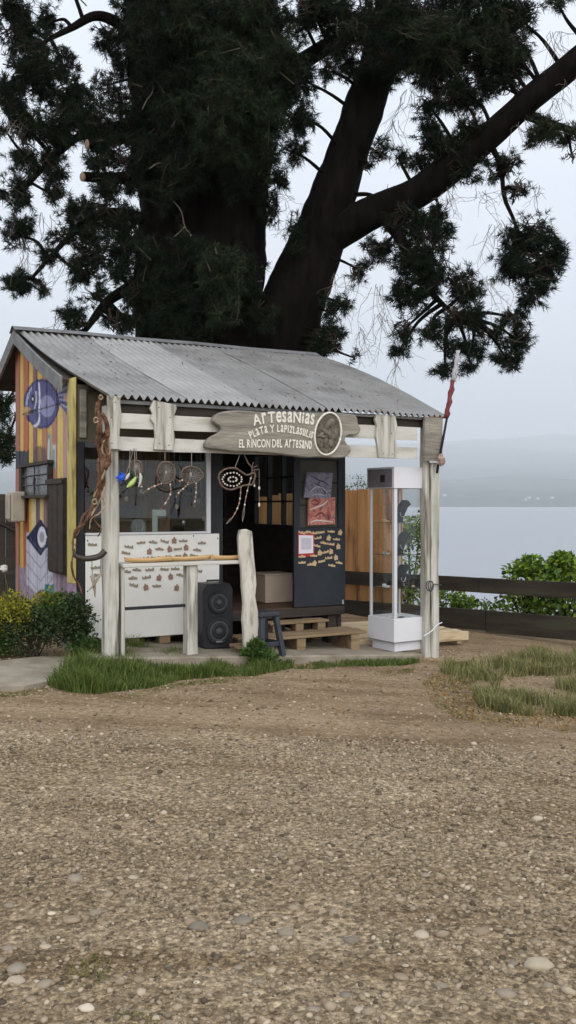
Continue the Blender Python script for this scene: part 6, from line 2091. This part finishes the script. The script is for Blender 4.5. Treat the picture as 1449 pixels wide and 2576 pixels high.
# foliage masses: (px, py, rx, ry, depth, weight)
CL = [
 # left side
 (45, 70, 75, 90, 16.2, 1.5), (95, 190, 95, 85, 16.0, 1.5), (30, 250, 45, 70, 15.8, .9), (180, 250, 80, 70, 16.4, 1.2), (235, 330, 80, 70, 16.2, 1.2), (150, 330, 75, 60, 15.9, 1.1),
 (265, 215, 45, 45, 17.2, .5), (275, 95, 45, 50, 17.4, .6), (330, 60, 55, 70, 16.8, 1.0), (310, 160, 30, 50, 17.4, .5), (120, 60, 40, 40, 17.0, .5),
 (120, 425, 50, 40, 16.0, .7), (60, 400, 40, 40, 15.8, .55), (50, 490, 50, 60, 15.9, .8), (45, 590, 45, 55, 15.8, .7), (130, 490, 35, 45, 16.0, .4),
 (215, 545, 85, 45, 16.2, 1.1), (160, 600, 45, 30, 16.0, .6), (300, 560, 60, 70, 16.3, .9), (250, 640, 80, 45, 16.3, 1.0), (205, 690, 45, 40, 16.2, .6), (130, 655, 35, 35, 15.9, .45),
 (50, 715, 45, 34, 15.8, .75), (110, 725, 30, 28, 15.8, .35), (185, 805, 48, 36, 16.0, .6), (290, 815, 50, 40, 16.2, .5), (300, 690, 45, 40, 16.3, .5), (330, 450, 45, 60, 16.6, .8), (270, 480, 40, 30, 16.5, .4), (330, 300, 40, 80, 16.6, .8),
 (15, 330, 20, 30, 15.8, .2), (8, 1020, 34, 60, 14.5, .6), (12, 1120, 26, 40, 14.5, .5), (25, 1155, 18, 22, 14.5, .3),
 # over the trunks
 (420, 80, 100, 100, 16.0, 1.5), (400, 230, 80, 80, 16.2, .9), (530, 90, 110, 110, 15.8, 1.7), (610, 190, 110, 90, 15.4, 1.6), (560, 300, 105, 95, 15.2, 1.7), (650, 310, 85, 95, 15.4, 1.5), (560, 385, 75, 40, 15.3, .8), (660, 400, 55, 55, 15.6, .8), (490, 200, 70, 80, 15.8, .9),
 (660, 80, 90, 95, 15.8, 1.4), (715, 220, 55, 80, 15.8, 1.0), (755, 300, 50, 55, 16.0, .7), (740, 380, 35, 40, 16.0, .4), (705, 450, 28, 32, 15.9, .35), (770, 50, 55, 45, 16.4, .7), (760, 200, 50, 50, 16.2, .7),
 (555, 690, 70, 70, 15.2, 1.2), (560, 780, 45, 55, 15.2, .7), (480, 640, 55, 70, 15.8, .6), (420, 740, 60, 90, 16.0, .6), (640, 800, 60, 60, 16.0, .5), (420, 480, 60, 80, 16.0, .5), (380, 650, 40, 60, 16.0, .5),
 (745, 590, 22, 50, 16.4, .35), (745, 630, 28, 25, 16.4, .25),
 # right side, upper
 (860, 40, 80, 50, 16.2, 1.1), (850, 110, 45, 45, 16.6, .5), (950, 70, 90, 80, 16.0, 1.4), (1050, 60, 95, 80, 15.9, 1.5), (1150, 70, 100, 90, 15.8, 1.6), (1240, 60, 95, 85, 15.7, 1.5), (1310, 50, 55, 65, 15.7, .8), (1100, 170, 100, 75, 15.9, 1.4), (1220, 160, 95, 65, 15.8, 1.3), (1300, 145, 45, 55, 15.7, .6), (1030, 160, 55, 45, 16.1, .7), (1180, 240, 75, 45, 15.9, .8), (1265, 220, 55, 35, 15.8, .5), (830, 180, 35, 35, 16.4, .3), (880, 170, 35, 40, 16.3, .4),
 (1080, 270, 40, 45, 16.0, .55), (1085, 345, 45, 55, 16.0, .8), (1130, 380, 55, 45, 15.9, .8), (1180, 330, 50, 50, 15.7, .6), (1060, 410, 38, 32, 16.2, .45), (1160, 440, 50, 28, 15.9, .5), (1220, 400, 30, 28, 15.8, .3), (955, 385, 34, 34, 16.5, .45), (925, 425, 18, 18, 16.5, .15), (985, 210, 15, 60, 16.6, .2), (1005, 400, 22, 22, 16.3, .15),
 (1375, 330, 48, 28, 15.4, .6), (1430, 345, 40, 40, 15.4, .6), (1340, 350, 28, 25, 15.5, .25), (1440, 395, 25, 22, 15.4, .25), (1405, 8, 40, 14, 15.4, .25),
 # right side, hanging
 (1275, 420, 40, 38, 15.8, .5), (1300, 480, 38, 35, 15.8, .5), (1245, 445, 25, 30, 15.8, .2), (1325, 600, 80, 55, 15.8, 1.2), (1360, 670, 70, 60, 15.7, 1.1), (1290, 670, 50, 60, 15.8, .8), (1340, 740, 55, 40, 15.8, .7), (1400, 640, 36, 40, 15.7, .5), (1290, 800, 40, 45, 15.9, .5), (1310, 860, 50, 35, 15.9, .6), (1275, 905, 48, 34, 15.9, .55), (1250, 840, 25, 40, 15.9, .25),
 (1020, 560, 60, 50, 16.2, 1.0), (1080, 600, 60, 70, 16.1, 1.2), (1100, 550, 35, 35, 16.1, .5), (1040, 660, 70, 50, 16.1, 1.0), (950, 630, 60, 32, 16.4, .6), (905, 680, 38, 28, 16.5, .4), (1100, 690, 45, 60, 16.0, .9), (1165, 730, 45, 50, 15.9, .9), (1150, 800, 50, 50, 15.9, .8), (1195, 790, 30, 40, 15.9, .4), (1010, 740, 35, 45, 16.2, .5), (1050, 760, 30, 45, 16.1, .4), (1015, 830, 34, 45, 16.1, .45), (1000, 890, 30, 24, 16.1, .2), (1085, 830, 40, 45, 16.0, .5), (1130, 880, 45, 38, 15.9, .5), (1185, 880, 40, 38, 15.9, .5), (1120, 935, 34, 16, 15.9, .3), (1185, 925, 30, 18, 15.9, .25),
 (835, 790, 34, 40, 16.3, .4), (830, 850, 48, 40, 16.0, .8), (870, 770, 26, 30, 16.3, .25), (890, 900, 16, 18, 16.2, .15), (800, 880, 40, 22, 16.0, .4),
 (450, 330, 90, 80, 15.9, 1.0), (370, 400, 50, 60, 16.2, .7), (480, 430, 70, 60, 15.9, .7), (600, 450, 60, 50, 15.8, .7), (680, 520, 30, 50, 16.2, .3), (300, 250, 45, 45, 16.9, .3), (300, 390, 55, 45, 16.4, .7), (160, 170, 50, 45, 16.6, .5), (80, 330, 50, 50, 16.0, .7), (380, 120, 80, 90, 15.8, 1.0), (960, 150, 70, 50, 16.0, 1.0), (1010, 110, 80, 70, 15.8, 1.0), (1130, 240, 70, 50, 15.8, .9), (1240, 120, 90, 70, 15.5, 1.2), (1100, 100, 100, 80, 15.4, 1.3), (900, 90, 70, 60, 15.9, .9), (800, 20, 70, 40, 16.0, .8), (700, 150, 70, 80, 15.5, 1.0), (620, 50, 90, 70, 15.4, 1.1), (480, 60, 90, 80, 15.4, 1.1), (830, 870, 50, 25, 15.9, .5), (500, 780, 60, 60, 15.8, .7), (480, 840, 80, 30, 15.8, .6), (620, 700, 50, 70, 15.9, .5), (1210, 840, 30, 40, 15.9, .3), (1060, 700, 60, 60, 16.0, .7),
 (250, 415, 45, 35, 16.0, .5), (270, 470, 45, 25, 16.0, .35), (255, 375, 40, 30, 16.1, .4),
 (330, 620, 45, 55, 16.3, .7), (335, 745, 40, 50, 16.3, .6), (245, 745, 40, 30, 16.1, .4), (330, 815, 45, 35, 16.2, .5), (225, 600, 50, 30, 16.0, .5), (420, 820, 60, 40, 15.9, .5),
 # unseen crown above the frame, added to shade the trunks below
 (100, -90, 170, 90, 16.4, 1.2), (330, -90, 150, 80, 16.6, 1.2), (600, -90, 180, 90, 16.4, 1.3), (900, -80, 180, 80, 16.2, 1.3), (1180, -80, 180, 80, 15.9, 1.3)]
npos, ndir, nsz, nfr = [], [], [], []
twm = MB()
brm = MB()
for (px, py, rx, ry, d, wgt) in CL:
    c = P3(px, py, d) - PO
    k = d / FPX
    ax_, az_ = rx * k, ry * k
    ay_ = (ax_ + az_) * 0.62
    # branch from the nearest limb
    best = min(NODES, key=lambda q: (q[0] - c).length - q[1] + (0.8 if q[0].z < c.z - 2 else 0))
    p0 = best[0]
    if (p0 - c).length < 6:
        mid = (p0 + c) * 0.5 + Vector((rnd.uniform(-.15, .15), rnd.uniform(-.2, .2), (p0 - c).length * 0.10))
        cm = catmull([p0, mid, c], 5)
        brm.tube(cm, lerpl([0.045, 0.03, 0.014], len(cm)), 6)
    ntw = max(6, int(54 * wgt))
    for _ in range(ntw):
        v = Vector((rnd.gauss(0, 1), rnd.gauss(0, 1), rnd.gauss(-0.1, 1))).normalized()
        L = rnd.uniform(0.55, 1.12)
        e = c + Vector((v.x * ax_ * L, v.y * ay_ * L, v.z * az_ * L))
        st_ = c + Vector((rnd.gauss(0, .3) * ax_, rnd.gauss(0, .3) * ay_, rnd.gauss(0.1, .3) * az_))
        ln = (e - st_).length
        mid = (st_ + e) * 0.5 + Vector((rnd.gauss(0, .12), rnd.gauss(0, .12), rnd.gauss(0.05, .10))) * ln
        e = e + Vector((0, 0, rnd.uniform(-0.02, 0.10)))
        cm = catmull([st_, mid, e], 4)
        twm.tube(cm, lerpl([0.014, 0.009, 0.005], len(cm)), 3, caps=False)
        nt_f = max(3, int(ln / 0.07))
        for i in range(nt_f):
            t = 0.25 + 0.75 * (i + rnd.random() * 0.7) / nt_f
            t = min(t, 1)
            f = t * (len(cm) - 1)
            a = int(min(len(cm) - 2, f))
            p = cm[a].lerp(cm[a + 1], f - a) + Vector((rnd.gauss(0, .035), rnd.gauss(0, .035), rnd.gauss(0, .035)))
            dr = (cm[a + 1] - cm[a]).normalized() + Vector((rnd.gauss(0, .35), rnd.gauss(0, .35), rnd.gauss(0.1, .35)))
            if (px < 345 or px > 770) and mnoise.noise(p * 2.6) + 0.6 * mnoise.noise(p * 6.0) < -0.20:
                continue
            npos.append(tuple(p))
            ndir.append(tuple(dr.normalized()))
            nsz.append(rnd.uniform(0.085, 0.165))
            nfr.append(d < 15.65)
obj('branches', brm, BARK, pine, smooth=True, kind='stuff')
obj('twigs', twm, TWIG, pine, kind='stuff')
npos, ndir, nsz = np.array(npos), np.array(ndir), np.array(nsz)
K = 20
N = len(npos)
print('TUFTS', N)
rd = nrg.normal(size=(N, K, 3))
rd /= np.linalg.norm(rd, axis=2)[:, :, None]
dd = ndir[:, None, :] * 0.75 + rd * 0.85
dd /= np.linalg.norm(dd, axis=2)[:, :, None]
sd2 = np.cross(dd, nrg.normal(size=(N, K, 3)))
sd2 /= np.linalg.norm(sd2, axis=2)[:, :, None]
LL = (nsz[:, None] * nrg.uniform(0.6, 1.15, (N, K)))[:, :, None]
bs0 = npos[:, None, :] + dd * 0.01 + ndir[:, None, :] * nrg.uniform(-0.04, 0.04, (N, K, 1))
tip = bs0 + dd * LL
tip[:, :, 2] -= LL[:, :, 0] * 0.12
wd = 0.0065
v = np.stack([bs0 - sd2 * wd, bs0 + sd2 * wd, tip], 2).reshape(-1, 3)
v = v.reshape(N, K * 3, 3)
nfr = np.array(nfr)
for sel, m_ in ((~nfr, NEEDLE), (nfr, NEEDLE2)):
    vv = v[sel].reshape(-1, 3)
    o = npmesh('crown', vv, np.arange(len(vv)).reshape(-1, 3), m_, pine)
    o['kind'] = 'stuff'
# bare hanging twiglets
mb = MB()
def wisp(x, y, d, n, L):
    for _ in range(n):
        p = P3(x + rnd.uniform(-18, 18), y + rnd.uniform(-8, 8), d) - PO
        pts = [p]
        dr = Vector((rnd.uniform(-.5, .5), rnd.uniform(-.3, .3), -1)).normalized()
        for i in range(6):
            dr = (dr + Vector((rnd.gauss(0, .35), rnd.gauss(0, .35), rnd.gauss(-0.05, .3)))).normalized()
            pts.append(pts[-1] + dr * L / 6 * rnd.uniform(.7, 1.2))
            if rnd.random() < .6:
                q_ = pts[-1]
                d2 = (dr + Vector((rnd.gauss(0, .8), rnd.gauss(0, .5), rnd.gauss(0, .6)))).normalized()
                mb.tube([q_, q_ + d2 * L * .12, q_ + d2 * L * .22 + Vector((0, 0, -L * .05))], [.0035, .003, .002], 3, caps=False)
        mb.tube(pts, lerpl([.006, .004, .0025], len(pts)), 3, caps=False)


for a_ in [(950, 720, 16.1, 7, 1.2), (960, 790, 16.1, 6, 1.1), (880, 690, 16.3, 4, .9), (1000, 900, 16.1, 5, .6), (850, 690, 16.4, 5, .7), (1210, 480, 15.8, 6, 1.0), (1245, 560, 15.8, 6, 1.0), (1240, 700, 15.8, 5, .9), (1350, 470, 15.8, 4, .7), (1030, 230, 16.3, 8, .9), (1000, 300, 16.4, 6, .8), (1400, 80, 15.4, 8, .9), (1420, 150, 15.4, 6, .8), (1400, 250, 15.4, 6, .6), (980, 470, 16.5, 5, .5), (700, 480, 16.6, 6, .6), (720, 560, 16.6, 4, .5), (830, 70, 16.6, 6, .5), (110, 540, 16.1, 7, .7), (60, 640, 15.8, 6, .6), (170, 640, 16.1, 6, .6), (60, 300, 15.8, 5, .6), (150, 790, 16, 4, .5), (1310, 300, 15.5, 6, .6), (1130, 460, 16, 5, .7), (900, 830, 16.2, 5, .6)]:
    wisp(*a_)
obj('dead_twigs', mb, BARETWIG, pine, kind='stuff')
# pale dead twigs on the trunks
mb = MB()
for pts in ([(375, 425), (400, 410), (425, 420), (445, 440)], [(430, 500), (455, 530), (465, 570), (480, 590), (500, 615)], [(465, 570), (445, 590), (430, 600)], [(480, 590), (475, 620), (480, 645)], [(358, 275), (370, 250), (385, 225), (388, 150)], [(655, 220), (680, 195), (700, 165)]):
    cm = catmull([P3(x, y, 15.9) - PO for x, y in pts], 4)
    mb.tube(cm, lerpl([.012, .010, .005], len(cm)), 5)
obj('dead_branches', mb, BARETWIG, pine, smooth=True, kind='stuff')

#==GRAVEL==
# ------------------------------------------------------------------ gravel and stones
STONE = []
def stonemat(name, a, b):
    return mat(name, a, b, rough=0.85, scale=6, bump=0.25, bscale=18)


ico_v = np.array([(0, 0, 1)] + [(math.cos(a) * 0.894, math.sin(a) * 0.894, 0.447) for a in [i * 2 * math.pi / 5 for i in range(5)]] + [(math.cos(a) * 0.894, math.sin(a) * 0.894, -0.447) for a in [(i + .5) * 2 * math.pi / 5 for i in range(5)]] + [(0, 0, -1)])
ico_f = []
for i in range(5):
    j = (i + 1) % 5
    ico_f += [(0, 1 + i, 1 + j), (1 + i, 6 + i, 1 + j), (1 + j, 6 + i, 6 + j), (11, 6 + j, 6 + i)]
ico_f = np.array(ico_f)


def gravel(name, n, ymin, ymax, smin, smax, m, power=2.2, xmar=0.25, mask=None, seed=1):
    g = np.random.default_rng(seed)
    pts = []
    while len(pts) < n:
        y = ymin + (ymax - ymin) * g.random()
        if g.random() > (y / ymax):
            continue
        x = (g.random() * 2 - 1) * (0.33 * y + xmar)
        if mask and g.random() > mask(x, y):
            continue
        pts.append((x, y))
    sz = smin + (smax - smin) * g.random(n) ** power
    z = np.array([gz(x, y) + 0.016 * mnoise.noise((x * 1.3, y * 1.3, 0)) + 0.007 * mnoise.noise((x * 5, y * 5, 3)) - 0.012 for x, y in pts])
    P = np.concatenate([np.array(pts), z[:, None]], 1)
    sc_ = np.stack([sz * g.uniform(0.7, 1.35, n), sz * g.uniform(0.6, 1.1, n), sz * g.uniform(0.35, 0.7, n)], 1)
    jit = g.uniform(0.72, 1.2, (n, 12, 1))
    v = ico_v[None] * jit * sc_[:, None, :]
    an = g.uniform(0, 2 * np.pi, n)
    ca_, sa_ = np.cos(an)[:, None], np.sin(an)[:, None]
    tl = g.normal(0, 0.25, n)[:, None]
    x2 = v[:, :, 0] * ca_ - v[:, :, 1] * sa_
    y2 = v[:, :, 0] * sa_ + v[:, :, 1] * ca_
    z2 = v[:, :, 2] + tl * x2 * 0.5
    V = np.stack([x2, y2, z2], 2) + P[:, None, :]
    V[:, :, 2] += (sc_[:, 2] * 0.25)[:, None]
    T = (np.arange(n)[:, None, None] * 12 + ico_f[None]).reshape(-1, 3)
    o = npmesh(name, V.reshape(-1, 3), T, m, smooth=True)
    return o


def pebmat(name, cols):
    m = bpy.data.materials.new(name)
    m.use_nodes = True
    n, l = m.node_tree.nodes, m.node_tree.links
    bs = n['Principled BSDF']
    bs.inputs['Roughness'].default_value = 0.9
    bs.inputs['Specular IOR Level'].default_value = 0.2
    g = n.new('ShaderNodeNewGeometry')
    r = n.new('ShaderNodeValToRGB')
    e = r.color_ramp.elements
    while len(e) < len(cols):
        e.new(.5)
    for i, c in enumerate(cols):
        e[i].position = i / (len(cols) - 1)
        e[i].color = (*c, 1)
    t = n.new('ShaderNodeTexCoord')
    x = n.new('ShaderNodeTexNoise')
    x.inputs['Scale'].default_value = 90
    l.new(t.outputs['Object'], x.inputs[0])
    mm = n.new('ShaderNodeMix')
    mm.data_type = 'RGBA'
    mm.blend_type = 'OVERLAY'
    mm.inputs[0].default_value = 0.5
    l.new(g.outputs['Random Per Island'], r.inputs[0])
    l.new(r.outputs[0], mm.inputs[6])
    l.new(x.outputs[1], mm.inputs[7])
    l.new(r.outputs[0], bs.inputs['Base Color'])
    return m


PEB = pebmat('pebbles', [(0.07, 0.056, 0.04), (0.14, 0.11, 0.074), (0.24, 0.185, 0.12), (0.30, 0.24, 0.168), (0.22, 0.175, 0.12), (0.35, 0.285, 0.205), (0.18, 0.142, 0.096), (0.29, 0.227, 0.152), (0.46, 0.385, 0.29)])
mk = lambda x, y: 0.12 + 0.88 * sstep(-0.3, 0.35, mnoise.noise((x * 0.8, y * 0.8, 4)) + 0.5 * mnoise.noise((x * 2.6, y * 2.6, 1)) + 0.15 - 0.12 * max(0, y - 5.2))
tag(gravel('gravel', 24000, 2.55, 6.4, 0.0035, 0.017, PEB, 2.8, 0.3, mk, 3), 'loose brown and grey gravel covering the yard', 'gravel', kind='stuff')
tag(gravel('coarse_gravel', 800, 2.55, 8.4, 0.012, 0.030, PEB, 3.0, 0.5, mk, 5), 'coarser pebbles strewn over the gravel yard', 'gravel', kind='stuff')
tag(gravel('far_gravel', 9000, 5.4, 11.0, 0.005, 0.019, PEB, 2.5, 0.6, lambda x, y: 0.5, 8), 'scattered small pebbles on the dirt before the shop', 'gravel', kind='stuff')
LITTER = leafmat('leaf_litter', (0.15, 0.085, 0.035), (0.30, 0.20, 0.07), rough=0.8)
pts = scatter_px(GP6, 900) + scatter_px([(300, 1760), (740, 1690), (1090, 1700), (1200, 1830), (900, 1880), (500, 1850)], 90)
o = leaf_cloud('leaf_litter', [(x, y, z + 0.022) for x, y, z in pts], [(0, 0, 0.0)] * len(pts), 0.035, LITTER, asp=0.5)
tag(o, 'fallen brown leaf litter on the dirt near the grass patches', 'leaf litter', kind='stuff')

SM = {'g': stonemat('grey_stone', (0.20, 0.168, 0.125), (0.29, 0.248, 0.19)), 'd': stonemat('dark_stone', (0.15, 0.128, 0.10), (0.22, 0.19, 0.15)), 'p': stonemat('pale_stone', (0.33, 0.28, 0.205), (0.43, 0.37, 0.28)), 'w': stonemat('white_stone', (0.48, 0.42, 0.32), (0.60, 0.54, 0.43)), 'b': stonemat('brown_stone', (0.21, 0.16, 0.105), (0.31, 0.245, 0.17))}
smesh = []
for k in range(6):
    q_ = random.Random(50 + k)
    mb = MB()
    mb.blob((0, 0, 0), (1, 1, 1), 12, 8)
    vv = []
    for (x, y, z) in mb.v:
        nn = 1 + 0.22 * mnoise.noise((x * 1.1 + k * 5, y * 1.1, z * 1.1)) + 0.06 * mnoise.noise((x * 3, y * 3 + k, z * 3))
        vv.append((x * nn, y * nn, z * nn))
    mb.v = vv
    smesh.append(mb)
GRP = 'rounded grey stones in the gravel'
LBL = {'g': 'rounded grey river stone lying in the foreground gravel', 'd': 'dark grey flat stone sunk in the foreground gravel', 'p': 'pale buff river stone lying in the foreground gravel', 'b': 'brownish river stone lying in the foreground gravel', 'w': 'small white stone standing out among the foreground gravel'}
GRPS = {'g': 'grey stones in the gravel', 'd': 'dark stones in the gravel', 'p': 'pale stones in the gravel', 'b': 'brown stones in the gravel', 'w': 'white stones in the gravel'}
stones = [(42, 2430, 52, 'g', 'large grey stone, upper of the two overlapping at the left edge'), (40, 2462, 52, 'p', 'large pale grey stone, lower of the two overlapping at the left edge'), (112, 2468, 45, 'g', 'rounded grey stone just right of the overlapping pair'), (217, 2529, 42, 'w', 'bright white stone near the lower left corner'), (180, 2307, 60, 'b', None), (240, 2289, 42, 'g', None), (190, 2206, 50, 'g', None), (335, 2201, 32, 'p', None), (740, 2274, 38, 'b', None), (718, 2333, 55, 'g', None), (610, 2306, 60, 'd', None), (885, 2356, 50, 'd', None), (1060, 2346, 50, 'p', None), (1355, 2419, 76, 'p', 'longest pale flat stone at the lower right'), (1275, 2494, 60, 'g', None), (1110, 2473, 40, 'g', None), (1070, 2198, 32, 'g', None), (1210, 2339, 52, 'b', None), (650, 2466, 40, 'g', None), (500, 2321, 60, 'd', None), (905, 2534, 36, 'p', None), (1140, 2516, 40, 'b', None), (1010, 2451, 48, 'b', None), (350, 2458, 36, 'b', None), (495, 2491, 30, 'g', None), (1380, 2471, 38, 'g', None), (790, 2531, 42, 'g', None), (425, 2566, 28, 'g', None), (1020, 2421, 22, 'p', None), (130, 2291, 26, 'w', None), (637, 2184, 20, 'w', None), (1235, 2088, 15, 'w', None), (115, 2373, 36, 'p', None), (22, 2275, 34, 'g', None), (20, 2380, 36, 'g', None), (425, 2426, 26, 'd', None), (840, 2286, 30, 'g', None), (960, 2294, 30, 'b', None), (600, 2425, 30, 'g', None), (300, 2462, 34, 'b', None), (1290, 2416, 34, 'd', None), (1175, 2454, 24, 'b', None), (705, 2150, 34, 'g', None), (395, 2555, 32, 'p', None), (80, 2505, 34, 'b', None), (1220, 2497, 22, 'g', None), (820, 2345, 20, 'b', None), (535, 2430, 26, 'd', None), (870, 2495, 38, 'd', None), (495, 2466, 24, 'w', None), (985, 2310, 24, 'b', None), (155, 2480, 24, 'p', None)]
ORDS = ['first', 'second', 'third', 'fourth', 'fifth', 'sixth', 'seventh', 'eighth', 'ninth', 'tenth', 'eleventh', 'twelfth', 'thirteenth', 'fourteenth', 'fifteenth', 'sixteenth', 'seventeenth', 'eighteenth', 'nineteenth']
for i, (px, py, wpx, kk, lab) in enumerate(stones):
    rank = ORDS[sorted(q[0] + q[1] * 1e-4 for q in stones if q[3] == kk and q[4] is None).index(px + py * 1e-4)] if lab is None else ''
    g = HP(px, py)
    r = wpx / 2 * g.y / FPX * (1.0 if lab else 0.85)
    mb = MB()
    q_ = random.Random(i)
    fx, fy, fz = r, r * q_.uniform(0.7, 0.9), r * q_.uniform(0.32, 0.5)
    src = smesh[i % 6]
    mb.v = [(x * fx, y * fy, z * fz) for x, y, z in src.v]
    mb.f = src.f
    o = obj('stone', mb, SM[kk], smooth=True, label=lab or LBL[kk] + ', %s of its colour from the left' % rank, cat='stone', group=None if lab else GRPS[kk])
    gzz = g.z + 0.016 * mnoise.noise((g.x * 1.3, g.y * 1.3, 0)) - 0.012
    o.location = (g.x, g.y, gzz + fz * 0.12)
    o.rotation_euler = (q_.uniform(-.1, .1), q_.uniform(-.12, .12), q_.uniform(-0.35, 0.35) + (3.1 if i % 2 else 0))
